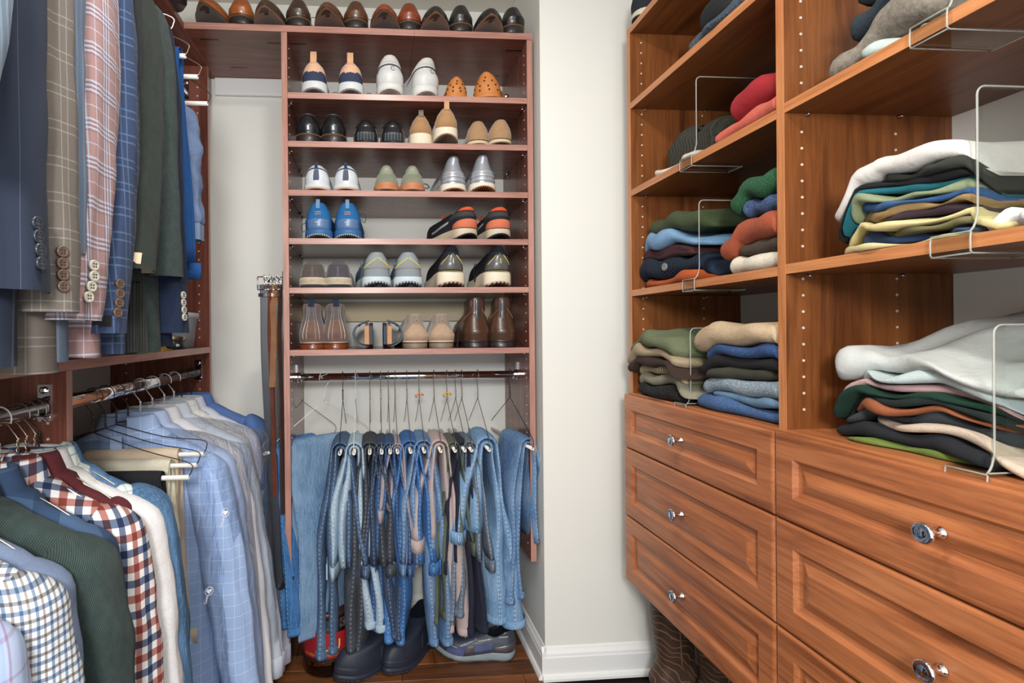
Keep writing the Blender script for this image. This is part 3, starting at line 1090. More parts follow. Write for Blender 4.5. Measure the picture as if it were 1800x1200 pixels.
o = shoe_root('tan suede sneaker with grey heel loop set back on the second shelf', 741, 2, 0.03, 0, 'tan suede sneakers', 0, 'sneaker')
tan_suede(o, 0.018, suede((128, 116, 104)), 0.004)
o = shoe_root('tan suede sneaker with tall tan heel loop and ribbed sole jutting out', 786, 2, -0.02, 0, 'tan suede sneakers', 0.06, 'sneaker')
tan_suede(o, 0.026, suede((196, 150, 108)), 0.022)
o.location.z += 0.002
for px, w, r in ((842, 'tilted behind its twin', -0.05), (883, 'rightmost on the second shelf', 0.0)):
    o = shoe_root('tan suede slip-on with layered sole ' + w, px, 2, 0.012 if r else -0.006, r, 'tan suede slip-ons', 0, 'slip_on')
    s = Shoe(W=0.096, heel=0.82, H=0.068, sole_h=0.018, sole_f=0.015, bevel=0.005, throat=0.42, top_w=0.55, wid=((0, 1), (0.3, 1.0), (0.7, 0.84), (1, 0.55)))
    s.upper(suede((168, 134, 98)), o)
    s.lining(fabric((120, 100, 78)), o)
    s.midsole(plain((206, 184, 152), 0.7, name='crepe'), o, ripples=0.012)
    s.outsole(plain((96, 80, 64), 0.8), o)
    s.patch('foxing_strip', plain((74, 60, 46), 0.7), o, 1.3, lambda q: 0.0, lambda q: 0.06, 0.002, 15, 4)

# --- row three
for px, w in ((556, 'left of the pair'), (608, 'right of the pair')):
    o = shoe_root('white sneaker with navy heel trim on the third shelf, ' + w, px, 3, 0, 0, 'white sneakers with navy trim', 0, 'sneaker')
    s = Shoe(W=0.1, heel=0.86, H=0.062, sole_h=0.022, sole_f=0.02, bevel=0.006, throat=0.42, top_w=0.56, wid=((0, 0.98), (0.4, 0.96), (0.8, 0.78), (1, 0.56)))
    s.upper(leather((204, 209, 214), 0.4, 0.05), o)
    s.lining(PALELIN, o)
    s.midsole(plain((206, 206, 206), 0.5, name='rubber'), o)
    s.outsole(plain((186, 148, 120), 0.7, name='rubber'), o)
    nv = suede((44, 54, 78))
    s.patch('heel_stripe', suede((86, 96, 116)), o, 0.13, lambda q: 0.15, lambda q: 0.8, 0.002, 7)
    s.patch('collar_trim', nv, o, 1.45, lambda q: 0.80 - 0.75 * q * q, lambda q: 0.90 - 0.75 * q * q, 0.002, 25, 5)
    s.patch('collar', knitmesh((186, 200, 212)), o, 1.0, lambda q: 0.91 - 0.3 * q * q, lambda q: 0.995, 0.0012, 15, 5)
    s.tab(nv, o, 0.010, 0.010, 0.8)
for px, w in ((680, 'left of its twin'), (726, 'with a lace showing on its right')):
    o = shoe_root('olive sneaker with gum heel on the third shelf, ' + w, px, 3, 0, 0, 'olive sneakers with gum heels', 0, 'sneaker')
    s = Shoe(W=0.096, heel=0.86, H=0.084, sole_h=0.006, sole_f=0.008, bevel=0.004, throat=0.42, top_w=0.42, wid=((0, 1), (0.35, 0.98), (0.7, 0.74), (1, 0.40)), back=((0, 0), (0.3, -0.004), (1, 0.014)))
    s.upper(suede((128, 132, 112)), o)
    s.lining(DARKLIN, o)
    s.midsole(plain((170, 108, 70), 0.6, name='rubber'), o)
    s.outsole(tread((140, 84, 56), (100, 60, 42), 60), o)
    s.patch('gum_heel', plain((182, 118, 80), 0.55, name='rubber'), o, 0.95, lambda q: -0.05, lambda q: 0.30 - 0.2 * q * q, 0.003)
    for sd in (-1, 1):
        s.patch('side_stripe', leather((28, 30, 34), 0.5), o, (0.5 * sd, 1.3 * sd), (lambda q: 0.74 - 0.36 * (q + 1) / 2) , (lambda q: 0.81 - 0.34 * (q + 1) / 2), 0.0018, 11, 4)
    s.patch('heel_tab', suede((146, 150, 130)), o, 0.42, lambda q: 0.62, lambda q: 0.97, 0.002, 9)
    s.patch('heel_mark', plain((196, 198, 190), 0.6), o, 0.2, lambda q: 0.80, lambda q: 0.85, 0.003, 7, 4)
    if px > 700:
        s.lace_loop(plain((52, 54, 50), 0.8), o, 1, 1.9, 0.62, 0.0018, 0.004, 0.03)
for px, w, yo in ((801, 'left of its twin', 0.008), (852, 'with the orange outsole showing', -0.008)):
    o = shoe_root('silver running shoe with cream ribbed sole, ' + w, px, 3, yo, 0.10 if px < 820 else 0.02, 'silver running shoes', 0, 'running_shoe')
    s = Shoe(W=0.104, heel=0.84, H=0.094, sole_h=0.030, sole_f=0.026, bevel=0.012 if px < 820 else 0.016, throat=0.42, top_w=0.45, wid=((0, 0.96), (0.3, 0.92), (0.6, 0.70), (1, 0.46)), back=((0, 0), (0.3, -0.004), (0.8, 0.012), (1, 0.006)))
    s.upper(plain((164, 168, 176), 0.32, 0.6, 0.35, name='silver_mesh'), o)
    s.lining(DARKLIN, o)
    s.midsole(plain((222, 212, 196), 0.6, name='foam'), o, ripples=0.016)
    s.outsole(tread((190, 108, 58), (54, 50, 52), 40), o)
    for k in range(3):
        s.patch('heel_rib', plain((176, 178, 184), 0.3, 0.6, 0.3, name='silver_mesh'), o, 0.8, lambda q, k=k: 0.06 + 0.15 * k - 0.04 * q * q, lambda q, k=k: 0.19 + 0.15 * k - 0.05 * q * q, 0.0026, 13, 6)
    s.patch('collar_trim', plain((84, 90, 100), 0.6), o, 1.6, lambda q: 0.96 - 0.05 * q * q, lambda q: 1.0 - 0.04 * q * q, 0.0016, 19, 4)
    for sd in (-1, 1):
        s.patch('side_guard', plain((190, 192, 194), 0.4, name='foam'), o, (0.9 * sd, 1.7 * sd), lambda q: 0.03, lambda q: 0.36 - 0.12 * q * q, 0.002, 9)
    if px > 820:
        s.lace_loop(plain((104, 112, 116), 0.8), o, 1, 2.0, 0.8, 0.0022, 0.004, 0.034)

# --- row four
for px, w in ((559, 'left of the pair'), (611, 'with a lace on its right')):
    o = shoe_root('bright blue running shoe on the fourth shelf, ' + w, px, 4, 0, 0, 'blue running shoes', 0, 'running_shoe')
    s = Shoe(W=0.106, heel=0.84, H=0.090, sole_h=0.030, sole_f=0.024, bevel=0.012, throat=0.42, top_w=0.56, wid=((0, 0.96), (0.35, 0.98), (0.7, 0.86), (1, 0.56)))
    s.upper(knitmesh((28, 92, 150), (40, 112, 172)), o)
    s.lining(DARKLIN, o)
    s.midsole(plain((44, 96, 150), 0.55, name='foam'), o)
    s.outsole(tread((170, 186, 180), (70, 88, 98), 45), o)
    s.patch('heel_counter', plain((84, 116, 156), 0.3, 0.6, name='moulded_plastic'), o, 0.5, lambda q: 0.0, lambda q: 0.42 - 0.05 * q * q, 0.0032, 13)
    for sd in (-1, 1):
        s.patch('side_guard', plain((24, 54, 96), 0.5), o, (0.55 * sd, 1.0 * sd), lambda q: 0.0, lambda q: 0.42, 0.0018, 9)
    for t in (0.55, 0.63):
        s.patch('reflective_bar', plain((206, 160, 140), 0.5), o, 0.16, lambda q, t=t: t, lambda q, t=t: t + 0.035, 0.0026, 7, 4)
    s.patch('heel_mark', plain((214, 206, 206), 0.5), o, 0.15, lambda q: 0.25 + 0.04 * q, lambda q: 0.30 + 0.04 * q, 0.0044, 7, 4)
    s.tab(suede((108, 140, 176)), o, 0.012, 0.012, 0.78)
    s.lace_loop(plain((60, 78, 100), 0.8), o, 1 if px > 580 else -1, 1.9, 0.55 if px < 580 else 0.85, 0.0013, 0.02, 0.026)
for px, w, r in ((828, 'turned to show its striped side', 0.42), (882, 'straight on, near the right panel', 0.12)):
    o = shoe_root('black and orange trail shoe, ' + w, px, 4, 0, r, 'black and orange trail shoes', 0, 'running_shoe')
    s = Shoe(W=0.096, heel=0.86, H=0.074, sole_h=0.036, sole_f=0.026, bevel=0.016, throat=0.42, top_w=0.6, wid=((0, 0.98), (0.4, 0.94), (0.8, 0.80), (1, 0.62)))
    s.upper(knitmesh((34, 36, 42)), o)
    s.lining(fabric((214, 92, 58)), o)
    s.midsole(plain((200, 186, 160), 0.6, name='foam'), o)
    s.outsole(tread((40, 42, 50), (24, 24, 30), 30), o)
    s.patch('heel_counter', knitmesh((224, 124, 92)), o, 0.95, lambda q: 0.02, lambda q: 0.46 - 0.2 * q * q, 0.0022)
    s.patch('heel_band', knitmesh((66, 66, 64)), o, 1.2, lambda q: 0.56 - 0.1 * q * q, lambda q: 0.80, 0.003, 15)
    s.patch('collar', fabric((222, 92, 56)), o, 0.9, lambda q: 0.84, lambda q: 1.02 - 0.05 * q * q, 0.0026, 13, 6)
    for sd in (-1, 1):
        s.patch('side_stripe', knitmesh((176, 180, 180)), o, (1.15 * sd, 1.9 * sd), lambda q: 0.16 + 0.22 * (1 - q) / 2, lambda q: 0.30 + 0.24 * (1 - q) / 2, 0.002, 11, 5)
    s.lace_loop(plain((204, 84, 54), 0.8), o, -1, 2.1, 0.9, 0.0024, 0.004, 0.016)

# --- row five
for px, w, c in ((549, 'leftmost on the fifth shelf', (88, 78, 74)), (594, 'greyer and right of its twin', (78, 74, 80))):
    o = shoe_root('brown suede moccasin with cream heel patch, ' + w, px, 5, 0, 0.02, 'brown suede moccasins', 0, 'moccasin')
    s = Shoe(W=0.104, heel=0.84, H=0.080, sole_h=0.008, sole_f=0.008, throat=0.42, top_w=0.62, wid=((0, 1.0), (0.3, 1.0), (0.75, 0.86), (1, 0.62)), back=((0, 0.004), (0.3, -0.004), (1, 0.01)))
    s.upper(suede(c), o)
    s.lining(DARKLIN, o)
    s.midsole(suede((58, 52, 52)), o, 'sole')
    s.outsole(BLKRUB, o)
    s.patch('heel_patch', suede((196, 180, 156)), o, 0.75, lambda q: -0.02, lambda q: 0.34 - 0.04 * q ** 4, 0.003)
    s.patch('collar_band', suede(tuple(v + 8 for v in c)), o, 1.3, lambda q: 0.82 - 0.1 * q * q, lambda q: 0.98, 0.0022, 15, 5)
    s.patch('back_seam', suede(tuple(v + 18 for v in c)), o, 0.06, lambda q: 0.34, lambda q: 0.82, 0.0018, 5)
for px, w, r in ((665, 'left of its twin', 0.16), (719, 'right of its twin', 0.03)):
    o = shoe_root('grey running shoe with yellow chevron on the heel, ' + w, px, 5, 0, r, 'grey running shoes with yellow chevrons', 0, 'running_shoe')
    s = Shoe(W=0.112, heel=0.86, H=0.082, sole_h=0.036, sole_f=0.026, bevel=0.016, throat=0.42, top_w=0.55, wid=((0, 0.94), (0.35, 0.92), (0.75, 0.76), (1, 0.52)))
    s.upper(knitmesh((150, 160, 166)), o)
    s.lining(fabric((120, 132, 140)), o)
    s.midsole(plain((196, 208, 212), 0.55, name='foam'), o)
    s.outsole(tread((54, 56, 62), (170, 184, 190), 30), o)
    s.patch('heel_panel', knitmesh((150, 150, 148)), o, 0.65, lambda q: 0.30, lambda q: 0.74 - 0.42 * abs(q), 0.002, 15)
    for sd in (-1, 1):
        s.patch('yellow_chevron', plain((214, 206, 96), 0.6), o, (0.02 * sd, 0.72 * sd), lambda q: 0.76 - 0.46 * (q + 1) / 2, lambda q: 0.82 - 0.44 * (q + 1) / 2, 0.003, 11, 4)
        s.patch('side_guard', plain((70, 100, 120), 0.5), o, (1.2 * sd, 1.9 * sd), lambda q: 0.05, lambda q: 0.5, 0.002, 9)
    s.lace_loop(plain((96, 124, 140), 0.8), o, -1, 1.9, 0.9, 0.0022, 0.02, 0.014)
for px, w in ((797, 'left of the pair'), (880, 'right of the pair')):
    o = shoe_root('black running shoe with yellow lines and thick cream sole, ' + w, px, 5, 0, 0.12, 'black running shoes with cream soles', 0, 'running_shoe')
    s = Shoe(W=0.112, heel=0.84, H=0.088, sole_h=0.052, sole_f=0.034, bevel=0.014, throat=0.42, top_w=0.42, wid=((0, 0.92), (0.35, 0.82), (0.7, 0.62), (1, 0.42)))
    s.upper(knitmesh((34, 36, 40)), o)
    s.lining(DARKLIN, o)
    s.midsole(plain((226, 214, 190), 0.55, name='foam'), o)
    s.outsole(tread((44, 40, 40), (196, 150, 130), 22), o)
    s.patch('sole_rim', plain((222, 196, 104), 0.6), o, 1.2, lambda q: -0.04, lambda q: 0.05, 0.003, 15, 4)
    s.patch('heel_clip', plain((92, 92, 92), 0.25, 0.6, name='moulded_plastic'), o, 0.85, lambda q: 0.07, lambda q: 0.76 - 0.42 * abs(q), 0.002, 15)
    for sd in (-1, 1):
        s.patch('yellow_line', plain((222, 206, 96), 0.5), o, (0.22 * sd, 0.62 * sd), lambda q: 0.66 - 0.44 * (q + 1) / 2, lambda q: 0.70 - 0.40 * (q + 1) / 2, 0.0034, 9, 4)
    s.patch('yellow_dashes', plain((206, 196, 104), 0.5), o, 0.04, lambda q: 0.28, lambda q: 0.58, 0.0032, 4, 5)
    s.patch('collar', fabric((30, 34, 42)), o, 1.1, lambda q: 0.78, lambda q: 1.02, 0.003, 13, 6)
    s.lace_loop(plain((30, 30, 36), 0.8), o, 1 if px < 820 else -1, 1.5, 0.42, 0.0016, 0.05, 0.02)

# --- row six: boots and sandals
def boot(o, c, H, shaft_w, sole_c, heel_c, gore=None, W=0.098, stitched=None, mat=suede, top=1.0, flare=1.05):
    zb = ((0, 0.018), (0.26, 0.018), (0.5, 0.010), (0.66, 0.0), (1, 0.0))
    s = Shoe(W=W, heel=0.86, H=H, sole_h=0.007, sole_f=0.007, zb=zb, throat=0.40, toe_h=0.045, shaft=0.095, dip=0.03, flare=flare,
             wid=((0, 1.0), (0.2, 1.03), (0.42, 0.90), (0.66, shaft_w), (1, shaft_w * top)), back=((0, 0), (0.22, -0.009), (0.6, 0.012), (1, 0.010)))
    s.upper(mat(c), o, m=20)
    s.lining(DARKLIN, o)
    s.midsole(sole_c, o, 'welt', low=0.002)
    s.outsole(BLKRUB, o, th=0.003)
    s.heel_block(heel_c, o, 0.0185)
    return s


for px, w in ((547, 'leftmost on the lowest shoe shelf'), (592, 'turned to show its dark elastic side')):
    o = shoe_root('brown suede chelsea boot with dark pull tab, ' + w, px, 6, 0.006, 0.0 if px < 570 else 0.16, 'brown suede chelsea boots', 0, 'chelsea_boot', 'boot')
    s = boot(o, (112, 88, 78), 0.128, 0.74, leather((150, 128, 112), 0.4), leather((120, 58, 30), 0.25))
    s.patch('ankle_panel', suede((98, 88, 88)), o, 0.9, lambda q: 0.58 - 0.0 * q + 0.0 - 0.22 * abs(q) , lambda q: 0.985, 0.0012, 17, 8)
    for sd in (-1, 1):
        s.patch('elastic_gore', fabric((46, 56, 76)), o, (1.15 * sd, 1.75 * sd), lambda q: 0.36, lambda q: 0.97, 0.0016, 9, 8)
        s.patch('stitching', plain((196, 188, 178), 0.8), o, (0.17 * sd, 0.185 * sd), lambda q: 0.05, lambda q: 0.97, 0.0026, 3, 14)
        s.patch('stitching', plain((196, 188, 178), 0.8), o, (0.33 * sd, 0.345 * sd), lambda q: 0.05, lambda q: 0.97, 0.0026, 3, 14)
    s.tab(fabric((40, 50, 72)), o, 0.019, 0.017, 0.93)

for px, w, sd in ((644, 'lying on its right edge, left of the pair', 1), (686, 'lying on its left edge against its twin', -1)):
    # a strap sandal stood on its side, footbed turned toward its twin's back
    o = shoe_root('grey strap sandal with cork footbed, ' + w, px, 6, 0.004, 0.0, 'grey strap sandals', 0, 'sandal', 'sandal')
    q = np.linspace(0, 1, 15)
    hwq = np.array([0.03, 0.034, 0.036, 0.037, 0.037, 0.036, 0.035, 0.036, 0.039, 0.042, 0.044, 0.044, 0.041, 0.034, 0.018])
    zc = 0.046
    xs = 0.010 * sd

    def slab(x0, x1, grow, name, mat):
        P = []
        for k in range(15):
            h = hwq[k] * grow
            y = 0.004 + q[k] * 0.25
            P.append([(x0, y, zc - h), (x1, y, zc - h * 1.02), (x1, y, zc + h * 1.02), (x0, y, zc + h)])
        return Buf().grid(np.array(P), wrap=True, cap0=True, cap1=True, flip=(x1 < x0)).obj(name, mat, o, False)
    slab(xs, xs + 0.012 * sd, 1.0, 'outsole', tread((52, 58, 66), (84, 92, 100), 60))
    slab(xs - 0.0155 * sd, xs - 0.0005 * sd, 0.97, 'footbed', suede((196, 146, 108)))
    gm = fabric((92, 106, 112), 0.2, 500, 0.3)
    for y0, y1, hh in ((0.004, 0.036, 0.050), (0.085, 0.125, 0.056), (0.15, 0.195, 0.058)):
        P = []
        for a in np.linspace(-1.0, 1.0, 19):
            ang = a * 1.5
            xx = xs - sd * (0.004 + hh * math.cos(ang) ** 0.8)
            zz = zc + 0.041 * math.sin(ang) * 1.02 + 0.004
            P.append([(xx, y0, zz), (xx, y1 + 0.006 * math.sin(3 * a), zz), (xx + sd * 0.006, y1, zz * 0.97 + zc * 0.03), (xx + sd * 0.006, y0, zz * 0.97 + zc * 0.03)])
        Buf().grid(np.array(P), wrap=True, cap0=True, cap1=True).obj('strap', gm, o, True)
    Buf().tube(smooth_path([(xs - sd * 0.035, 0.03, zc + 0.03), (xs - sd * 0.02, 0.02, zc + 0.044), (xs, 0.01, zc + 0.05)], 12), 0.002, 6).obj('buckle_strap', gm, o)

for px, w, r in ((733, 'left of its twin', 0.10), (778, 'right of its twin', 0.0)):
    o = shoe_root('pale taupe suede desert boot, ' + w, px, 6, 0.008, r, 'taupe desert boots', 0, 'desert_boot', 'boot')
    s = boot(o, (150, 134, 120), 0.092, 0.70, plain((206, 178, 140), 0.7), plain((122, 104, 86), 0.5), W=0.1, top=0.92)
    s.patch('heel_counter', suede((178, 150, 126)), o, 0.85, lambda q: 0.0, lambda q: 0.72 - 0.6 * abs(q) ** 1.3, 0.0016, 17, 8)
    s.patch('back_strip', suede((140, 126, 116)), o, 0.22, lambda q: 0.66, lambda q: 0.99, 0.0024, 7)
    c = s.surf(np.zeros(1), np.array([0.74]))[0]
    Buf().tube([c + (0.006 * math.cos(a), -0.005, 0.007 * math.sin(a)) for a in np.linspace(0, 6.28, 14)], 0.0012, 6).obj('eyelet', suede((196, 166, 138)), o)

for px, w in ((842, 'left of the pair with laces trailing'), (886, 'right of the pair by the side panel')):
    o = shoe_root('tall dark brown burnished lace-up boot, ' + w, px, 6, 0.006, 0.10 if px < 860 else -0.04, 'dark brown lace-up boots', 0, 'lace_up_boot', 'boot')
    s = boot(o, (70, 46, 34), 0.148, 0.70, leather((40, 30, 26), 0.4), leather((42, 32, 30), 0.35), W=0.108, mat=lambda c: leather(c, 0.28, 0.5), top=0.98)
    lm = leather((60, 44, 38), 0.3, 0.4)
    s.patch('back_strip', leather((58, 52, 54), 0.25, 0.3), o, 0.24, lambda q: 0.50, lambda q: 0.99, 0.0018, 7, 8)
    for sd in (-1, 1):
        s.patch('quarter_panel', lm, o, (0.5 * sd, 1.9 * sd), lambda q: 0.72 - 0.42 * (q + 1) / 2 + 0.12 * (1 - q * q), lambda q: 0.985, 0.0016, 13, 8)
        s.patch('stitching', plain((150, 112, 84), 0.8), o, (0.38 * sd, 1.2 * sd), lambda q: 0.74 - 0.32 * (q + 1) / 2, lambda q: 0.752 - 0.32 * (q + 1) / 2, 0.003, 13, 3)
    a = np.array((0.05, 0.12, 0.03)) if px > 860 else np.array((-0.045, 0.11, 0.06))
    sg = 1 if px > 860 else -1
    Buf().tube(smooth_path([a, a + (0.012 * sg, -0.04, 0.012), a + (0.02 * sg, -0.08, -0.012), a + (0.03 * sg, -0.105, -0.026 if px > 860 else -0.056)], 20), 0.0014, 6).obj('lace', plain((44, 34, 30), 0.7), o)

# ------------------------------------------------------------------ acrylic shelf dividers
ACR = clear((248, 250, 249), 0.05)
ACE = frosted((206, 206, 198), 0.42)


def divider(label, px, z, py, kind):
    """clear acrylic shelf divider: an upright sheet with a clip that wraps the shelf's front edge"""
    y = at(px, py, X=XC)[1]
    o = thing('shelf_divider', label, 'divider', (XC, y, z), 0, 'clear acrylic shelf dividers')
    d, h, t, r = 0.30, 0.2, 0.0022, 0.012
    prof = [(0.008, 0.002)] + [(0.012, h - r)] + arc(5, r, math.pi, math.pi / 2, (0.012 + r, h - r)) + [(d, h), (d, 0.002)]
    B = Buf()
    P = np.array([[(x, -t, zz) for x, zz in prof], [(x, t, zz) for x, zz in prof]])
    B.grid(P, cap0=True, cap1=True)
    B.obj('sheet', ACR, o, False)
    B = Buf()
    B.tube(smooth_path([(-0.002, 0, 0.002), (0.006, 0, 0.012), (0.011, 0, 0.03)], 6).tolist() + [(0.0115, 0, h - r)] + [(x, 0, zz) for x, zz in arc(5, r, math.pi, math.pi / 2, (0.0115 + r, h - r))][1:] + [(d, 0, h)], 0.0014, 6)
    B.obj('polished_edge', ACE, o)
    w0, w1 = -0.004, 0.048
    lo = -T - 0.004
    B = Buf()
    B.box(-0.0055, -0.0015, w0, w1, lo - 0.004, 0.0045)
    B.box(-0.0015, 0.05, w0, w1, 0.0005, 0.0045)
    if kind == 'shelf':
        B.box(-0.0015, 0.13, w0, w1, lo - 0.004, lo)
    else:
        B.box(-0.0014, 0.12, w0, w1, 0.0046, 0.0066)
    B.obj('clip', ACR, o, False)
    B = Buf()
    e = 0.0012
    for yy in (w0, w1):
        B.tube([(-0.004, yy, 0.003), (-0.005, yy, lo * 0.3), (-0.005, yy, lo), (-0.002, yy, lo - 0.003), (0.0, yy, lo - 0.003)] + ([(0.12, yy, lo - 0.003)] if kind == 'shelf' else []), e, 6)
    B.tube([(-0.004, w0, 0.0035), (-0.004, w1, 0.0035)], e, 6)
    B.tube([(-0.004, w0, lo - 0.003), (-0.004, w1, lo - 0.003)], e, 6)
    if kind == 'shelf':
        B.tube([(0.128, w0, lo - 0.003), (0.128, w1, lo - 0.003)], e, 6)
    else:
        B.tube([(0.10, w0, 0.0062), (-0.002, w0, 0.0055)], e, 6)
    B.obj('clip_edges', ACE, o)['kind'] = 'stuff'


divider('clear acrylic divider beside the red sweaters', 1217, RZ[2], 270, 'shelf')
divider('clear acrylic divider in front of the navy cardigan', 1222, RZ[3], 490, 'shelf')
divider('clear acrylic divider between the olive stack and the cream stack', 1207, RZ[4], 705, 'deck')
divider('clear acrylic divider at the top right by the grey bundle', 1665, 1.5995, 40, 'shelf')
divider('clear acrylic divider in front of the thin t-shirt stack', 1706, RZ[3] + 0.002, 430, 'shelf')
divider('clear acrylic divider in front of the crumpled white shirt', 1735, RZ[4], 840, 'deck')


# ------------------------------------------------------------------ folded clothes
class Stack:
    def __init__(s, yfar, ynear, xf, xb, z, group, scale=0.84):
        s.sq = yfar > Y2 and ynear < Y2 + 0.03
        s.scale, s.z = scale, z
        yfar = min(yfar, (Y1 if yfar > Y2 else Y2 - T) - 0.006)
        if s.sq:
            ynear = Y2 + 0.004
        s.y0, s.y1, s.xf, s.xb, s.group = yfar, ynear, xf, xb, group
        s.Y = np.linspace(yfar + 0.05, ynear - 0.05, 120)
        s.H = np.full(120, z + 0.0006)

    def add(s, label, mat, t, far=0.0, near=0.0, dx=0.0, dxb=0.0, ends=0.45, wav=1.0, seed=0, name='folded_sweater', cat='sweater',
            rise=0.0, crease=0.0, tilt=0.0, lobes=0, hump=0.0, npx=30, skew=0.0, droop=0.03):
        """one garment folded over: runs along Y, its fold facing the room, resting on what lies below"""
        rnd = random.Random(seed * 17 + len(label))
        t *= s.scale
        wmul = min(1.0, t / 0.03)
        y0, y1 = min(s.y0 + far, (Y1 if s.y0 > Y2 else Y2 - T) - 0.005), s.y1 + (0 if s.sq else near)
        nv = 34
        v = np.linspace(0, 1, nv)
        ys = y0 + (y1 - y0) * v
        bot = np.interp(-ys, -s.Y, s.H)
        bot = np.maximum(bot, bot.max() - droop * (1 + 2.5 * (t < 0.02)))
        k = np.ones(7) / 7
        bot = np.maximum(np.convolve(np.pad(bot, 3, 'edge'), k, 'valid'), bot - 0.0005)
        vn = np.where(v > 0.5, 0.5 * np.clip((1 - v) / 0.07, 0, 1), v) if s.sq else 1 - v
        vv = np.minimum(v, vn) if s.sq else np.minimum(v, 1 - v)
        vv = np.where(v > 0.5, vn, v)
        e = np.clip(vv / 0.16, 0, 1)
        prof = ends + (1 - ends) * np.sqrt(np.clip(1 - (1 - e) ** 2, 0, 1))
        ph = [rnd.uniform(0, 6.28) for _ in range(8)]
        th = t * prof * (1 + wav * (0.16 * np.sin(5 * v + ph[0]) + 0.09 * np.sin(13 * v + ph[1]))) * (1 + hump * np.sin(np.pi * v))
        xo = wav * (0.006 * np.sin(4.2 * v + ph[2]) + 0.0035 * np.sin(11 * v + ph[3])) + 0.03 * (1 - np.sqrt(np.clip(1 - (1 - np.clip(vv / 0.09, 0, 1)) ** 2, 0, 1))) + skew * (v - 0.5)
        nback, narc = 9, 9
        P = []
        for i in range(nv):
            h, b = th[i], bot[i]
            xf = s.xf + dx + xo[i]
            xb = s.xb + dxb - 0.02 * (1 - e[i])
            r = h / 2
            ring = []
            for a in np.linspace(0, 1, nback):           # underside, back to front
                x = xb + (xf + r * 0.9 - xb) * a
                ring.append((x, 0.0, x))
            for a in np.linspace(-math.pi / 2, math.pi / 2, narc)[1:-1]:
                c = 0.35 * r * max(0, math.cos(a)) ** 2
                nip = crease * r * math.exp(-((math.sin(a) + 0.05) / 0.25) ** 2)
                ring.append((xf + r * 0.9 - (r * 0.9) * math.cos(a) - c * 0.2 + nip, h * (0.5 + 0.5 * math.sin(a)), 0))
            for a in np.linspace(0, 1, nback):
                x = xf + r * 0.9 + (xb - xf - r * 0.9) * a
                ring.append((x, h + rise * a ** 1.4 * (0.5 + 0.5 * math.sin(math.pi * v[i])) + tilt * (x - xf), 0))
            row = []
            for j, (x, dz, _) in enumerate(ring):
                f = dz / max(h, 1e-5)
                u = (x - s.xf) / 0.3
                wz = wav * 0.0035 * (np.sin(9 * u + 6 * v[i] + ph[4]) + 0.7 * np.sin(17 * v[i] - 7 * u + ph[5])) * min(1, f)
                fl = tilt * (x - xf) if dz == 0 else 0
                row.append((x, ys[i] + 0.003 * wav * wmul * (0 if s.sq and i > 28 else 1) * math.sin(3 * f + ph[6]), b + 0.0004 + dz + wz * (h / 0.04) ** 0.5 + max(0, fl)))
            P.append(row)
        P = np.array(P)
        c = P[:, :, :].reshape(-1, 3).mean(0)
        base = np.array([c[0], c[1], P[:, :, 2].min()])
        L = P.shape[1]
        seg = np.linalg.norm(np.diff(np.concatenate([P, P[:, :1]], 1), axis=1), axis=2)
        uvu = np.concatenate([np.zeros((nv, 1)), np.cumsum(seg, 1)], 1)
        uv = np.stack([np.broadcast_to((ys - y0)[:, None], uvu.shape), uvu], -1)
        B = Buf().grid(P - base, uv, wrap=True, cap0=True, cap1=True)
        o = B.obj(name, mat)
        o.location = base
        tag(o, label, cat, s.group)
        Hn = np.interp(-s.Y, -ys, bot + 0.0006 + th, left=-1, right=-1)
        Hn = np.where((s.Y > max(y0, y1)) | (s.Y < min(y0, y1)), -1, Hn)
        s.H = np.maximum(s.H, Hn)
        return o, P - base


def yq(px, py, dx=0.02):
    return at(px, py, X=XC + dx)[1]


def stack(px0, py0, px1, py1, z, group, dx=0.02, xb=None, scale=0.84, div=None):
    ynear = yq(px1, py1, dx) if div is None else at(div[0], div[1], X=XC)[1] + 0.004
    return Stack(yq(px0, py0, dx), ynear, XC + dx, xb or XR - 0.035, z, group, scale)


def button(o, P, i, j, c=(30, 30, 32), r=0.0095):
    a = P[i, j]
    n = np.cross(P[i + 1, j] - P[i - 1, j], P[i, j + 1] - P[i, j - 1])
    n /= np.linalg.norm(n)
    if n[0] > 0:
        n = -n
    Buf().lathe([(-0.001, r), (0.003, r), (0.004, r * 0.8), (0.0028, r * 0.6), (0.0028, 0.001)], a, n, 16).obj('button', plain(c, 0.3), o)


g = 'folded clothes on the middle left shelf'
S = stack(1122, 500, 1322, 480, RZ[3], 'left stack on the second shelf', div=(1222, 490))
S.add('burnt orange padded sweater at the bottom of the left stack', fabric((190, 92, 48), fuzz=0.3), 0.034, 0.0, 0.0, 0.0, wav=1.6, seed=1)
o, P = S.add('dark navy ribbed cardigan with a button in the left stack', knit((34, 44, 60), 26), 0.060, 0.012, -0.01, -0.004, wav=0.8, seed=2, ends=0.6, name='folded_cardigan', cat='cardigan')
button(o, P, 16, 12, (120, 122, 120), 0.011)
S.add('maroon sweater between navy cardigan and light blue one', fabric((78, 46, 50), fuzz=0.3), 0.036, -0.012, 0.03, -0.002, seed=3, crease=0.4)
S.add('light blue sweater with a wavy fold under the olive one', fabric((128, 164, 202), fuzz=0.3), 0.040, -0.004, 0.0, -0.004, seed=4, wav=1.8)
S.add('olive green sweater on top of the left stack', fabric((74, 84, 58), fuzz=0.3), 0.052, -0.03, -0.005, 0.004, seed=5, hump=0.15)
S = stack(1276, 478, 1372, 470, RZ[3], 'right stack on the second shelf', 0.012)
S.add('cream white sweater at the bottom of the right stack', fabric((226, 218, 198), fuzz=0.3), 0.044, 0.0, 0.02, 0.0, seed=6, wav=0.6)
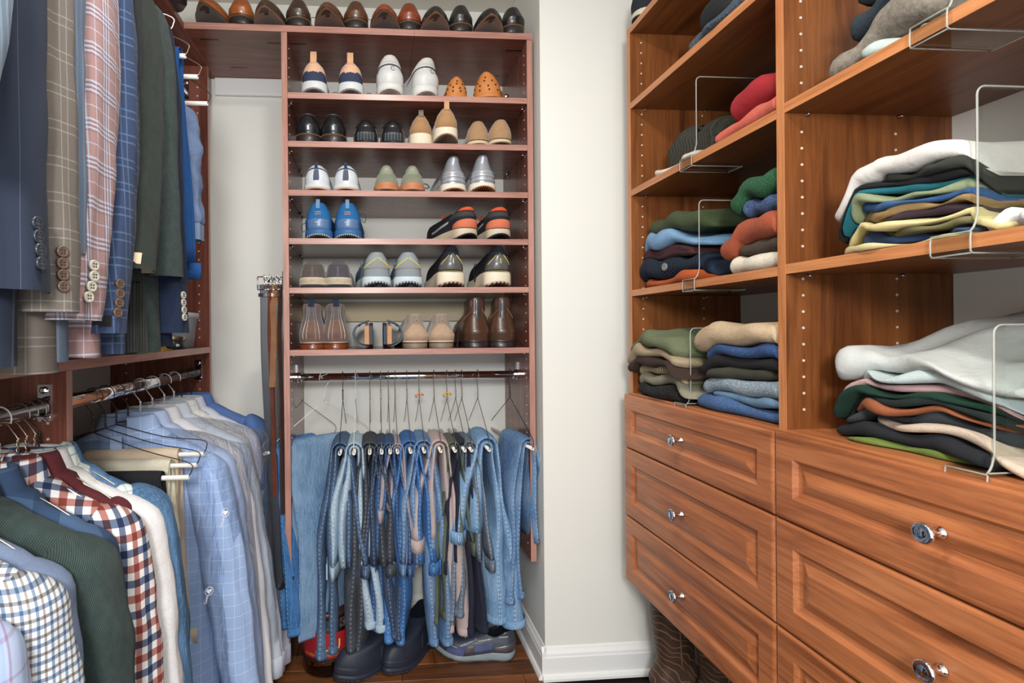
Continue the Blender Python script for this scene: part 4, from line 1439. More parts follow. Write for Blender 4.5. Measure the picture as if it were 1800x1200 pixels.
S.add('dark brown sweater between cream white and rust ones', fabric((78, 66, 56), fuzz=0.3), 0.032, -0.035, 0.02, 0.0, seed=7, wav=0.6)
S.add('rust orange sweater in the right stack', fabric((164, 84, 60), fuzz=0.3), 0.062, 0.022, 0.02, -0.008, seed=8, wav=0.6)
S.add('heathered denim blue sweater under the bottle green one', fabric((62, 82, 118), fuzz=0.4, speck=(120, 140, 172)), 0.044, -0.05, 0.02, 0.0, seed=9, wav=0.8)
S.add('bottle green fleece sweater on top of the right stack', fabric((46, 88, 60), fuzz=0.5, speck=(66, 112, 82)), 0.058, -0.014, 0.02, -0.004, seed=10, wav=0.8)

S = stack(1150, 300, 1262, 262, RZ[2], 'folded clothes on the upper left shelf', 0.012, div=(1217, 270))
S.add('crumpled white cloth with a ribbed edge at the front of the upper shelf', fabric((214, 204, 188), fuzz=0.2), 0.022, 0, 0, -0.004, seed=11, wav=2.0, ends=0.5, name='folded_shirt', cat='shirt')
S = stack(1168, 270, 1300, 240, RZ[2] + 0.0005, 'folded clothes on the upper left shelf', 0.06, None, 1.0, div=(1217, 270))
o, P = S.add('dark grey ribbed tweed cardigan with a black button', knit((58, 58, 52), 24, speck=(120, 116, 100)), 0.125, 0, 0, 0.0, seed=12, wav=0.5, ends=0.75, name='folded_cardigan', cat='cardigan', crease=0.2)
button(o, P, 21, 14, (24, 24, 24), 0.012)
S = stack(1250, 240, 1376, 200, RZ[2], 'folded clothes on the upper left shelf', 0.008)
S.add('coral pink sweater lying under the red one', fabric((206, 104, 88), fuzz=0.3), 0.040, 0, 0.01, 0.0, seed=13, wav=0.7)
S.add('crimson red sweater on top of the coral one', fabric((164, 44, 52), fuzz=0.35), 0.076, -0.055, 0.01, 0.004, seed=14, wav=0.3, ends=0.55)

S = stack(1092, 690, 1238, 728, RZ[4], 'left stack on the deck', -0.006, None, 0.80, div=(1207, 705))
S.add('black flecked sweater at the bottom of the left deck stack', fabric((34, 34, 34), fuzz=0.5, speck=(90, 90, 88)), 0.050, -0.03, 0.02, 0.0, seed=15)
S.add('grey beige sweater second from the bottom of the left deck stack', fabric((146, 140, 122), fuzz=0.3), 0.034, -0.03, -0.02, 0.0, seed=16, wav=1.4)
S.add('tan ribbed sweater in the middle of the left deck stack', knit((164, 146, 118), 40), 0.030, -0.04, 0.015, 0.0, seed=17, wav=1.4)
S.add('dark chocolate sweater jutting out under the khaki one', fabric((66, 52, 46), fuzz=0.2), 0.026, 0.015, -0.01, -0.022, seed=18, wav=1.6)
S.add('khaki beige sweater jutting out under the sage one', fabric((168, 150, 122), fuzz=0.2), 0.032, 0.012, 0.01, -0.018, seed=19, wav=1.6)
S.add('sage green sweater on top of the left deck stack', fabric((112, 120, 92), fuzz=0.3), 0.038, 0.0, 0.02, -0.012, seed=20, wav=1.6, hump=0.2)
S = stack(1222, 722, 1374, 752, RZ[4], 'right stack on the deck', 0.014, None, 0.78)
S.add('mid blue sweater at the bottom of the right deck stack', fabric((74, 104, 148), fuzz=0.4, speck=(104, 134, 174)), 0.040, 0.006, 0.02, 0.0, seed=21)
S.add('thin pale blue sweater second from the bottom', fabric((112, 144, 172), fuzz=0.4), 0.022, -0.04, 0.02, 0.004, seed=22)
S.add('pale blue heathered sweater with frosted fleck', fabric((138, 158, 172), fuzz=0.5, speck=(212, 218, 214), speck_amt=0.7), 0.046, -0.012, 0.02, 0.0, seed=23, wav=0.7)
S.add('dark olive sweater between black and pale blue ones', fabric((70, 70, 58), fuzz=0.3), 0.028, -0.03, 0.02, 0.004, seed=24)
S.add('black sweater under the royal blue one', fabric((42, 40, 42), fuzz=0.3), 0.036, -0.006, 0.02, 0.0, seed=25, wav=0.8)
S.add('royal blue sweater under the cream fleece', fabric((56, 82, 128), fuzz=0.4, speck=(92, 124, 172)), 0.034, -0.014, 0.02, 0.0, seed=26, wav=1.2)
S.add('thick cream oatmeal fleece sweater on top of the right deck stack', fabric((214, 188, 154), fuzz=0.5), 0.062, 0.022, 0.02, -0.006, seed=27, wav=1.0, hump=0.15, rise=0.01)

# near bay
g2 = 'folded bundle on the top near shelf'
S = stack(1436, 150, 1800, -60, 1.5995, g2, 0.012, div=(1665, 40))
S.add('pale green shirt lying under the grey bundle', fabric((176, 190, 184)), 0.016, -0.09, 0.0, -0.002, seed=28, name='folded_shirt', cat='shirt', wav=2)
S.add('warm grey rolled sweatshirt at the top right', fabric((142, 134, 122), fuzz=0.5, weave=300), 0.062, 0.0, 0.0, 0.002, seed=29, wav=1.3, ends=0.8, name='folded_sweatshirt', cat='sweatshirt')
S.add('dark navy fleece folded above the grey sweatshirt', fabric((52, 60, 68), fuzz=0.5), 0.038, -0.05, 0.0, 0.01, seed=30, wav=1.6, name='folded_sweatshirt', cat='sweatshirt')
S.add('black soft cloth topping the grey bundle', fabric((52, 54, 54), fuzz=0.3), 0.026, -0.08, 0.0, 0.004, seed=31, wav=2, name='folded_shirt', cat='shirt')

S = stack(1466, 448, 1840, 390, RZ[3] + 0.002, 'thin t-shirt stack on the near shelf', 0.012, None, 0.74, div=(1706, 430))
kw = dict(name='folded_tee', cat='t-shirt')
tees = [('pale yellow t-shirt lowest at the far end of the near stack', (206, 190, 140), 0.010, 0.0, 0.0, 2.0),
        ('slate navy t-shirt along the shelf edge', (58, 76, 110), 0.017, -0.04, 0.0, 2.4),
        ('moss green t-shirt above the slate navy one', (116, 112, 78), 0.014, -0.03, 0.0, 2.2),
        ('butter yellow t-shirt with a curling end', (216, 200, 146), 0.013, -0.005, -0.06, 2.4),
        ('dark plum t-shirt peeking out behind the divider', (58, 46, 54), 0.014, -0.09, 0.0, 1.6),
        ('camel brown t-shirt in the middle of the thin stack', (150, 122, 82), 0.016, -0.035, 0.0, 2.0),
        ('mid blue t-shirt rolled at the far end', (58, 92, 136), 0.015, -0.045, 0.0, 2.0),
        ('sage green t-shirt above the mid blue one', (134, 144, 112), 0.016, -0.03, 0.0, 1.8),
        ('deep teal t-shirt under the black ones', (34, 98, 110), 0.012, -0.012, 0.0, 1.6),
        ('black t-shirt directly under the white one', (36, 36, 38), 0.013, -0.004, 0.0, 1.4),
        ('charcoal t-shirt seen only behind the divider', (56, 58, 54), 0.018, -0.08, 0.0, 1.4)]
for k, (lab, c, t, fa, ne, wv) in enumerate(tees):
    S.add(lab, fabric(c, fuzz=0.1), t, fa, ne, 0.002 * (k % 3), seed=40 + k, wav=wv, ends=0.55, **kw)
S.add('thick white t-shirt draped over the thin stack', fabric((212, 207, 201), fuzz=0.1, var=0.03), 0.036, 0.006, 0.0, -0.004, seed=60, wav=1.0, ends=0.5, rise=0.004, droop=0.06, **kw)

S = stack(1716, 425, 1860, 380, RZ[3] + 0.002, 'small shirts beyond the thin stack', 0.014)
S.add('small white t-shirt lying just past the divider at the near end', fabric((224, 226, 224), fuzz=0.1), 0.020, 0, 0, 0, seed=63, wav=1.6, **kw)
S.add('rolled beige t-shirt on the small white one at the near end', fabric((206, 192, 164), fuzz=0.1), 0.034, -0.055, 0, 0.004, seed=64, wav=1.2, **kw)
S = stack(1458, 762, 1850, 860, RZ[4], 'crumpled t-shirt stack on the near deck', 0.035, None, 0.78, div=(1735, 840))
tees = [('lime green t-shirt peeping out at the very bottom', (108, 126, 62), 0.010, -0.03, 0.0, 0.004, 2.0),
        ('black jersey t-shirt spread along the deck', (42, 44, 48), 0.030, 0.0, 0.0, -0.006, 1.6),
        ('cream t-shirt with a crinkled edge between the black ones', (208, 190, 170), 0.018, -0.06, -0.05, 0.0, 2.0),
        ('dark grey fleece t-shirt above the cream one', (60, 64, 68), 0.020, -0.03, 0.0, 0.004, 2.0),
        ('rust brown t-shirt in the near deck stack', (152, 90, 60), 0.014, -0.035, 0.0, 0.004, 2.0),
        ('black green t-shirt under the forest green one', (38, 46, 44), 0.014, -0.005, 0.0, 0.004, 1.6),
        ('forest green t-shirt in the near deck stack', (32, 60, 48), 0.014, -0.005, 0.0, 0.0, 1.8),
        ('dusty mauve t-shirt above the forest green one', (182, 150, 150), 0.014, -0.015, 0.0, 0.004, 1.8),
        ('pale aqua grey t-shirt under the crumpled white one', (188, 200, 200), 0.016, -0.04, 0.0, 0.006, 2.2)]
for k, (lab, c, t, fa, ne, dx, wv) in enumerate(tees):
    S.add(lab, fabric(c, fuzz=0.15), t, fa, ne, dx, seed=80 + k, wav=wv, ends=0.55, **kw)
o, P = S.add('large crumpled white t-shirt on top of the near deck stack', fabric((196, 199, 195), fuzz=0.1, var=0.05), 0.042, 0.0, 0.0, -0.004, seed=97, wav=2.2, ends=0.45, rise=0.085, **kw)
Buf().tube(P[24:31, 21] + np.array([0, 0, 0.004]), 0.004, 6).obj('neck_rib', fabric((176, 190, 190)), o)
# grey jeans and a hat on the highest far shelf
S = stack(1206, 72, 1330, -20, RZ[1], 'clothes on the highest far shelf', 0.02)
S.add('slate blue denim garment flopping over the highest far shelf', denim((56, 66, 76), seam=False), 0.045, 0.0, 0.0, -0.012, seed=33, wav=2.0, ends=0.5, name='folded_jeans', cat='jeans')
S.add('black soft beanie on the highest far shelf', fabric((40, 42, 44)), 0.07, -0.03, -0.04, 0.02, seed=34, wav=2.0, name='folded_beanie', cat='beanie')

# ------------------------------------------------------------------ hangers
WIRE = plain((168, 158, 140), 0.3, 0.6, 0.9, name='wire')
WIREW = plain((226, 224, 218), 0.4, name='coated_wire')
WIREB = plain((60, 52, 44), 0.4, 0.6, 0.6, name='wire')
TUBE = plain((236, 234, 228), 0.6, name='card_tube')


def hanger(label, loc, rotz, wire, group, tube_half=0.0, tube_z=-0.235, width=0.2, cape=False, r=0.0013, rod_r=0.017):
    o = thing('wire_hanger', label, 'hanger', loc, rotz, group)
    R = rod_r + r + 0.0035
    up = [(x, 0, z - 0.003) for x, z in arc(12, R, math.radians(-20), math.radians(195))][::-1]
    up = up[::-1]
    neck = [(-R * 0.75, 0, -0.022), (0, 0, -0.045), (0, 0, -0.055)]
    B = Buf().tube(smooth_path(up + neck, 34), r, 6)
    tw = [(0.0022 * math.cos(a), 0.0022 * math.sin(a), -0.045 - 0.0055 * k) for k, a in enumerate(np.linspace(0, 12, 8))]
    B.tube(tw, r, 6).tube([(-p[0], -p[1], p[2]) for p in tw], r, 6)
    B.obj('hook', wire, o)
    B = Buf()
    zz = -0.085
    if tube_half:
        pts = [(0, 0, zz), (tube_half * 0.55, 0, zz + (tube_z - zz) * 0.42), (tube_half - 0.002, 0, tube_z + 0.035), (tube_half + 0.006, 0, tube_z + 0.015), (tube_half - 0.006, 0, tube_z), (tube_half - 0.03, 0, tube_z)]
        B.tube(smooth_path(pts, 22), r, 6)
        B.tube(smooth_path([(-p[0], 0, p[2]) for p in pts], 22), r, 6)
        B.obj('arms', wire, o)
        n = 14
        prof = [(-tube_half, 0.0038), (-tube_half, 0.0058), (tube_half, 0.0058), (tube_half, 0.0038), (tube_half - 0.01, 0.0036)]
        Buf().lathe(prof, (0, 0, tube_z), (1, 0, 0), n).obj('card_tube', TUBE, o)
    else:
        pts = [(0, 0, zz), (0.05, 0, zz - 0.012), (width * 0.6, 0, zz - 0.042), (width, 0, zz - 0.098), (width - 0.008, 0, zz - 0.112), (0, 0, zz - 0.112)]
        B.tube(smooth_path(pts, 24), r, 6)
        B.tube(smooth_path([(-p[0], 0, p[2]) for p in pts], 24), r, 6)
        B.obj('arms', wire, o)
    return o


# ------------------------------------------------------------------ hanging shirts and jackets
def super_ring(n, a, b, p=2.6):
    t = np.arange(n) / n * 2 * np.pi
    c, s = np.cos(t), np.sin(t)
    return np.sign(c) * np.abs(c) ** (2 / p) * a, np.sign(s) * np.abs(s) ** (2 / p) * b, t


def ring_uv(P, v0=None):
    n, m = P.shape[:2]
    d = np.linalg.norm(np.diff(np.concatenate([P, P[:, :1]], 1), axis=1), axis=2)
    u = np.concatenate([np.zeros((n, 1)), np.cumsum(d, 1)], 1)
    half = u[:, [-1]] / 2
    u = u - half * 0.5
    mid = P.mean(1)
    v = np.concatenate([[0], np.cumsum(np.linalg.norm(np.diff(mid, axis=0), axis=1))])
    return np.stack([u, np.broadcast_to(v[:, None], u.shape)], -1)


def body_mesh(name, mat, parent, half, L, b, seed, drop=0.19, neck=0.062, fold=1.0, flare=0.02, boxy=False, yaw=0.0):
    rnd = random.Random(seed)
    ph = [rnd.uniform(0, 6.28) for _ in range(8)]
    zs = [(-0.094, neck * 0.95, neck * 0.52), (-0.101, neck * 1.15, neck * 0.58), (-0.113, neck * 1.6, neck * 0.60), (-0.135, half * 0.58, b * 1.0), (-0.158, half * 0.80, b * 0.98), (-drop + 0.008, half * 0.96, b * 0.92), (-drop - 0.012, half * 1.0, b * 0.95), (-drop - 0.06, half * 0.985, b * 1.05), (-drop - 0.13, half * 0.97, b * 1.15)]
    for k in np.linspace(0, 1, 14)[1:]:
        zs.append((-drop - 0.13 - (L - drop - 0.13) * k, half * (0.97 + flare * 4 * k), b * (1.15 + 0.25 * k)))
    n = 72
    P = []
    for z, a, bb in zs:
        x, y, t = super_ring(n, a, bb, 2.4)
        k = np.clip((-z - drop) / 0.35, 0, 1)
        amp = fold * 0.011 * k
        wv = np.sin(x * 34 + ph[0] + 2 * z) + 0.6 * np.sin(x * 61 + ph[1] - 3 * z) + 0.5 * np.sin(x * 19 + ph[2])
        y = y + amp * wv * np.where(y > 0, 1, 0.8) + 0.010 * k * np.sin(3.3 * x + ph[3] + z * 4)
        zz = z + 0.0 * x
        if z < -L + 0.02:
            zz = zz + 0.006 * np.sin(x * 22 + ph[4])
        P.append(np.stack([x, y, zz], -1))
    P = np.array(P)
    X_ = np.concatenate([P, P[:, :1]], 1)
    uv = np.stack([X_[..., 0] + 0.35 * X_[..., 1], X_[..., 2] + 0.8 * X_[..., 1] * np.clip(1 - (-X_[..., 2] - 0.1) / 0.12, 0, 1)], -1)
    B = Buf().grid(P[::-1], uv[::-1], wrap=True)
    return B.obj(name, mat, parent)


def sleeve_mesh(name, mat, parent, half, ln, rx, ry, seed, side=1, drop=0.19, bow=0.03, lean=0.0, taper=0.72, cuff=None, cuff_len=0.055, wrinkle=1.0, mouth=None, elastic=None):
    rnd = random.Random(seed + 5)
    ph = [rnd.uniform(0, 6.28) for _ in range(6)]
    ks = np.concatenate([[0, 0.003, 0.01, 0.022, 0.042, 0.07], np.linspace(0.10, 1, 26)])
    P = []
    n = 28
    for k in ks:
        cap = min(1, math.sqrt(1 - (1 - min(1, k / 0.07)) ** 2)) if k < 0.07 else 1.0
        w = 1 - (1 - taper) * k
        x0 = half - rx * 0.62 + bow * k ** 0.8 + rx * 0.2 * min(1, k * 4)
        y0 = lean * k ** 2 - 0.25 * lean * math.sin(math.pi * k)
        z = -drop + 0.016 - ln * k
        x, y, t = super_ring(n, rx * w * (0.06 + 0.94 * cap), ry * w * (0.10 + 0.90 * cap), 2.3)
        cr = wrinkle * 0.0022 * np.clip(k * 4, 0, 1)
        f = 1 + (cr / rx) * (np.sin(k * 23 + 2 * np.sin(t + ph[0]) + ph[1]) + 0.6 * np.sin(k * 41 - 3 * t + ph[2]) + 0.5 * np.sin(2 * t + k * 9 + ph[3])) + 0.06 * min(1, 3 * k) * np.sin(5 * t + 2.5 * k + ph[4]) + 0.05 * min(1, 3 * k) * np.sin(8 * t - 4 * k + ph[5])
        P.append(np.stack([side * (x0 + x * f), y0 + y * f, z + 0.25 * (half - x0 - x) * (1 - cap)], -1))
    P = np.array(P)
    uv = ring_uv(P)
    X_ = np.concatenate([P, P[:, :1]], 1)
    uv = np.stack([X_[..., 0] * side + X_[..., 1], X_[..., 2] + 0.0 * X_[..., 1]], -1)
    if side > 0:
        Q, U = P[::-1], uv[::-1]
    else:
        Q, U = P, uv
    s = Buf().grid(Q, U, wrap=True, cap0=side < 0, cap1=side > 0).obj(name, mat, parent)
    end = P[-1]
    c = end.mean(0)
    if mouth is not None:
        R = np.array([c + (end - c) * 0.97, c + (end - c) * 0.9 + (0, 0, 0.03), c + (end - c) * 0.02 + (0, 0, 0.032)])
        Buf().grid(R if side > 0 else R[::-1], wrap=True).obj('sleeve_lining', mouth, s)
    if cuff is not None:
        R = np.array([c + (end - c) * f + np.array([0, 0, dz]) for f, dz in ((0.99, 0.006), (1.06, 0.004), (1.07, -cuff_len * 0.5), (1.06, -cuff_len), (1.02, -cuff_len - 0.001), (0.98, -cuff_len + 0.004))])
        U = ring_uv(R)
        Buf().grid(R[::-1] if side > 0 else R, U[::-1] if side > 0 else U, wrap=True).obj('cuff', cuff, s)
    if elastic is not None:
        R = []
        for k in range(16):
            f = 0.92 + 0.05 * (k % 2)
            R.append(c + (end - c) * f + np.array([0, 0, 0.004 - 0.05 * k / 15]))
        R = np.array(R)
        Buf().grid(R[::-1] if side > 0 else R, wrap=True).obj('elastic_cuff', elastic, s)
    return s, P


def collar_mesh(mat, parent, neck=0.062, h=0.04, spread=1.0, seed=0):
    n = 40
    t = np.linspace(-math.pi * 0.93, math.pi * 0.93, n) + math.pi / 2      # open at the front (-Y)
    R = []
    for f, z, o in ((0.96, -0.104, 0), (0.98, -0.090, 0), (1.0, -0.074, 0), (1.04, -0.069, 0), (1.12, -0.075, 0.2), (1.28, -0.099, 0.7), (1.40 * spread, -0.072 - h - 0.008, 1.0)):
        pt = np.clip((np.abs(t - math.pi / 2) / math.pi - 0.55) / 0.38, 0, 1)
        x = neck * f * np.cos(t) * (1 + 0.12 * o * pt)
        y = neck * 0.60 * f * np.sin(t)
        R.append(np.stack([x, y, z - 0.02 * o * pt + 0 * t], -1))
    R = np.array(R)
    d = np.linalg.norm(np.diff(R, axis=1), axis=2)
    u = np.concatenate([np.zeros((len(R), 1)), np.cumsum(d, 1)], 1)
    uv = np.stack([np.concatenate([u, u[:, -1:]], 1), np.broadcast_to(np.arange(len(R))[:, None] * 0.018, (len(R), n + 1))], -1)
    return Buf().grid(R, uv).obj('collar', mat, parent)


def garment(name, label, cat, group, x, y, z, mat, half=0.205, L=0.72, b=0.034, sl=0.58, rx=0.05, ry=0.036, bow=0.05, lean=0.0, seed=0,
            collar=True, cuff=False, rotz=0.0, smat=None, taper=0.72, fold=1.0, mouth=None, buttons=None, drop=0.19, elastic=None, wrinkle=1.0, yoke=False, flare=0.02,
            both=True, placket=None, bside=-0.55):
    o = thing(name, label, cat, (x, y, z), rotz, group)
    body_mesh('body', mat, o, half, L, b, seed, drop, fold=fold, flare=flare)
    sm = smat or mat
    s, P = sleeve_mesh('sleeve', sm, o, half, sl, rx, ry, seed, 1, drop, bow, lean, taper, sm if cuff else None, mouth=mouth, elastic=elastic, wrinkle=wrinkle)
    if both:
        sleeve_mesh('sleeve', sm, o, half, sl, rx * 0.9, ry * 0.9, seed + 1, -1, drop, min(bow, 0.03), lean, taper, sm if cuff else None, mouth=mouth, elastic=elastic, wrinkle=wrinkle)
    if collar:
        collar_mesh(mat if collar is True else collar, o)
    if yoke:
        B = Buf()
        n = 22
        R = []
        for zz, e in ((-drop - 0.095, 0.0), (-drop - 0.099, 0.004), (-drop - 0.103, 0.0)):
            xs = np.linspace(-half * 0.9, half * 0.9, n)
            R.append(np.stack([xs, -b * 1.12 - e + 0 * xs, zz + 0 * xs], -1))
        B.grid(np.array(R)).obj('yoke_seam', mat, o)
    if buttons:
        col, nb, d, br = buttons
        # sewn down the back edge of the cuff, seen from the room
        for k in range(nb):
            zc = P[-1].mean(0)[2] + 0.035 + k * d
            row = P[np.argmin(np.abs(P[:, :, 2].mean(1) - zc))]
            c = row.mean(0)
            ang = bside
            dirn = np.array([math.cos(ang), math.sin(ang), 0])
            rr = ((row - c) @ dirn).max()
            p = np.array([c[0], c[1], zc]) + dirn * rr
            bt = Buf().lathe([(-0.002, br), (0.0022, br), (0.0034, br * 0.9), (0.0026, br * 0.72), (0.0022, br * 0.3), (0.0024, 0.0006)], p, dirn, 18).obj('button', col, s)
            B = Buf()
            side = np.cross(dirn, (0, 0, 1))
            for a, e in ((1, 1), (1, -1), (-1, 1), (-1, -1)):
                B.lathe([(0.0018, 0.0012), (0.0032, 0.0012)], p + (side * a + np.array([0, 0, e])) * br * 0.26, dirn, 6)
            B.obj('thread_holes', plain((40, 38, 36), 0.8), s)['kind'] = 'stuff'
    if placket is not None:
        B = Buf()
        zz = np.linspace(-0.115, -L + 0.01, 20)
        R = [[(-0.014, -b * 1.25 - 0.012, q), (0.014, -b * 1.25 - 0.012, q), (0.014, -b * 1.25 - 0.009, q), (-0.014, -b * 1.25 - 0.009, q)] for q in zz]
        B.grid(np.array(R), wrap=True, cap0=True, cap1=True).obj('placket', placket, o, False)
    return o


# ------------------------------------------------------------------ trousers and jeans folded over a hanger tube
def trousers(name, label, cat, group, loc, rotz, mat, tz, Lh=0.60, Lw=0.40, w=0.10, x0=0.05, h=0.012, seed=0, hem_side=1, hem_mat=None, band_mat=None, loops=True, spread=0.012, gap=0.021, wav=1.0, pocket=True, hemw=0.8, swing=0.0):
    """two legs laid together and hung at the knee over the tube; local x runs along the tube, front edge at +x"""
    rnd = random.Random(seed)
    o = thing(name, label, cat, loc, rotz, group)
    sg = hem_side
    for leg in (0, 1):
        ph = [rnd.uniform(0, 6.28) for _ in range(8)]
        r = 0.0075 + 0.5 * h + leg * gap * 0.5
        rb = 0.0075 + h + leg * gap
        zt = tz + 0.0
        hemL = Lh + (0.012 if leg else 0.0) * rnd.uniform(-1, 1.5)
        hem, waist = [], []
        for k in np.linspace(1, 0, 18):
            hem.append((sg * (r + (rb - r) * min(1, 2.2 * k) + spread * k * (0.6 + 0.5 * leg)), zt - hemL * k))
        ar = [(sg * r * math.cos(a), zt + r * math.sin(a)) for a in np.linspace(0, math.pi, 9)[1:-1]]
        for k in np.linspace(0, 1, 12):
            waist.append((-sg * (r + (rb - r) * min(1, 2.2 * k) + spread * k * (0.6 + 0.5 * leg)), zt - Lw * k))
        path = np.array(hem + ar + waist)
        nh, na, nw = len(hem), len(ar), len(waist)
        T_ = np.gradient(path, axis=0)
        T_ /= np.linalg.norm(T_, axis=1, keepdims=True)
        N_ = np.stack([T_[:, 1], -T_[:, 0]], -1)
        m = 26
        P = []
        arcl = np.concatenate([[0], np.cumsum(np.linalg.norm(np.diff(path, axis=0), axis=1))])
        for i in range(len(path)):
            if i < nh:
                k = 1 - i / (nh - 1)
                wi = w * (1 - (1 - hemw) * k)
            elif i < nh + na:
                wi, k = w, 0
            else:
                k = (i - nh - na) / (nw - 1)
                wi = w * (1 + 0.22 * k)
            xe, ne, t = super_ring(m, wi, h, 2.2)
            s_ = arcl[i]
            on = 0 if nh - 2 < i < nh + na + 1 else 1
            hh = 1 + on * wav * (0.30 * np.sin(7 * s_ + ph[0] + 1.5 * t) + 0.18 * np.sin(19 * s_ + 2 * t + ph[1]))
            bulge = 1 + 0.9 * k if i < nh else 1 + 0.5 * k
            ne = ne * hh * bulge * (0.5 + 0.5 * min(1, 2.5 * k))
            off = on * wav * (0.006 * np.sin(6 * s_ + ph[2]) + 0.004 * np.sin(15 * s_ + ph[3])) * min(1, 3 * k)
            xc = x0 + on * wav * 0.006 * math.sin(8 * s_ + ph[4]) + (w - wi) * (0.7 if i < nh else 0.4) + swing * (k if i < nh else -0.0)
            yy = path[i, 0] + N_[i, 0] * (ne + off)
            zz = path[i, 1] + N_[i, 1] * (ne + off)
            P.append(np.stack([xc + xe, yy, zz], -1))
        P = np.array(P)
        u = np.broadcast_to((np.arange(m + 1) / m)[None, :], (len(P), m + 1))
        uv = np.stack([u, np.broadcast_to(arcl[:, None], u.shape)], -1)
        lg = Buf().grid(P, uv, wrap=True, cap1=True, flip=sg > 0).obj('leg', mat, o)
        end = P[0]
        c = end.mean(0)
        hb = np.array([c + (end - c) * f + np.array([0, 0, dz]) for f, dz in ((1.0, 0.022), (1.045, 0.020), (1.06, 0.004), (1.05, -0.002), (0.9, -0.001), (0.75, 0.02), (0.05, 0.03))])
        U = np.broadcast_to((np.arange(m + 1) / m)[None, :], (7, m + 1))
        Buf().grid(hb, np.stack([U, np.broadcast_to(np.arange(7)[:, None] * 0.01, U.shape)], -1), wrap=True, flip=sg < 0).obj('hem', hem_mat or mat, lg)
        if leg == 1:
            we = P[-1]
            ce = we.mean(0)
            R = np.array([ce + (we - ce) * f + np.array([0, 0, dz]) for f, dz in ((1.02, 0.002), (1.10, 0.001), (1.11, -0.018), (1.10, -0.038), (1.0, -0.039), (0.8, -0.02), (0.05, -0.018))])
            U = np.broadcast_to((np.arange(m + 1) / m)[None, :], (7, m + 1))
            band = Buf().grid(R, np.stack([U, np.broadcast_to(np.arange(7)[:, None] * 0.01, U.shape)], -1), wrap=True, flip=sg > 0).obj('waistband', band_mat or mat, o)
            if loops:
                for dx in (0.35, 0.85):
                    p = ce + np.array([(we[:, 0].max() - ce[0]) * dx, -sg * (np.abs(we[:, 1] - ce[1]).max() * (1.13 - 0.35 * dx ** 3)), 0])
                    B = Buf().box(p[0] - 0.005, p[0] + 0.005, p[1] - 0.0025, p[1] + 0.0025, p[2] - 0.042, p[2] + 0.008)
                    B.obj('belt_loop', mat, band, False)
            if pocket:
                i0, i1 = len(P) - 6, len(P) - 2
                js = [j for j in range(m) if (1 if True else 0) and 0.12 * m < j < 0.40 * m] if True else []
                js2 = [(m - j) % m for j in js]
                for jj in (js,):
                    Q = P[i0:i1 + 1][:, jj]
                    nrm = np.zeros_like(Q)
                    nrm[..., 1] = np.sign((Q[..., 1] - P[i0:i1 + 1].mean(1)[:, None, 1]))
                    Qo = Q + nrm * 0.0022
                    Qo[0] -= nrm[0] * 0.003
                    Qo[-1] -= nrm[-1] * 0.003
                    Qo[:, 0] -= nrm[:, 0] * 0.003
                    Qo[:, -1] -= nrm[:, -1] * 0.003
                    Buf().grid(Qo).obj('back_pocket', mat, o)
    return o


# --- jeans on the rod under the shoe shelves
def jean_at(px, label, mat, group='jeans on wire hangers', rot=0.0, px_hook=None, hem_y=1120, hem_mat=None, lw=0.38, w=0.095, h=0.010, seed=0, side=1, name='hanging_jeans', cat='jeans', tz=-0.235, th=0.195, wav=1.0, wire=WIRE, spread=0.018, gap=0.02, pyt=795, front=None, tag_c=None):
    if px_hook is None:
        X = at(px, pyt, Y=RODY - th)[0]
    else:
        X = at(px_hook, 660, Y=RODY)[0]
    zt = RODZ + tz
    hem_z = at(px, hem_y, Y=RODY - th * 0.8)[2]
    rz = -math.pi / 2 + rot
    hg = hanger('%s hanger holding the %s' % ('coated wire' if wire is WIREW else 'bare wire', label.split(',')[0]), (X, RODY, RODZ), rz, wire, 'wire hangers on the jeans rod', th, tz)
    if tag_c:
        B = Buf()
        for k in range(5):
            a = k * 1.256
            B.tube(smooth_path([(0, 0, -0.065), (0.012 * math.cos(a), 0.012 * math.sin(a), -0.062 - 0.004 * k), (0.018 * math.cos(a + 0.6), 0.016 * math.sin(a + 0.6), -0.072)], 6), 0.003, 6)
        B.obj('paper_tag', plain(tag_c, 0.8, name='paper'), hg)
    return trousers(name, label, cat, group, (X, RODY, RODZ), rz, mat, tz, zt - hem_z, lw, w, th - 0.032 - w, h * 1.18, seed, side, hem_mat, wav=wav * 1.15, spread=spread * 1.2, gap=gap * 1.12)


D = denim
jean_at(480, 'mid blue jeans with a slanted edge, first from the left', D((48, 92, 142), fade=0.5), rot=-0.55, px_hook=531, hem_y=1108, w=0.11, seed=1, side=1, wire=WIRE, pyt=800)
jean_at(506, 'faded sky blue jeans with a broad worn front, second from the left', D((76, 116, 158), (146, 176, 204), 0.85), rot=-0.85, px_hook=570, hem_y=1125, w=0.125, seed=2, side=1, wire=WIREW, pyt=800)
jean_at(597, 'grey indigo jeans with a long dark seam, left of the pale ones', D((62, 84, 112), fade=0.35), hem_y=1150, w=0.105, h=0.013, gap=0.024, seed=3, side=-1, wire=WIREB)
jean_at(622, 'very pale washed blue jeans', D((150, 182, 206), (204, 222, 234), 0.7), hem_y=1106, w=0.098, seed=4, wire=WIREW, h=0.012, gap=0.022)
jean_at(650, 'charcoal black jeans right of the pale ones', D((52, 56, 64), (96, 102, 112), 0.3), hem_y=1145, w=0.098, seed=5, side=-1, h=0.013, gap=0.024, pyt=802)
jean_at(671, 'dark slate jeans, narrow edge', D((46, 60, 84), fade=0.3), hem_y=1122, w=0.092, seed=6, h=0.010, gap=0.019)
jean_at(686, 'ink blue jeans beside the mauve chinos', D((44, 72, 112), fade=0.35), hem_y=1098, w=0.09, seed=7, side=-1, h=0.010, gap=0.019)
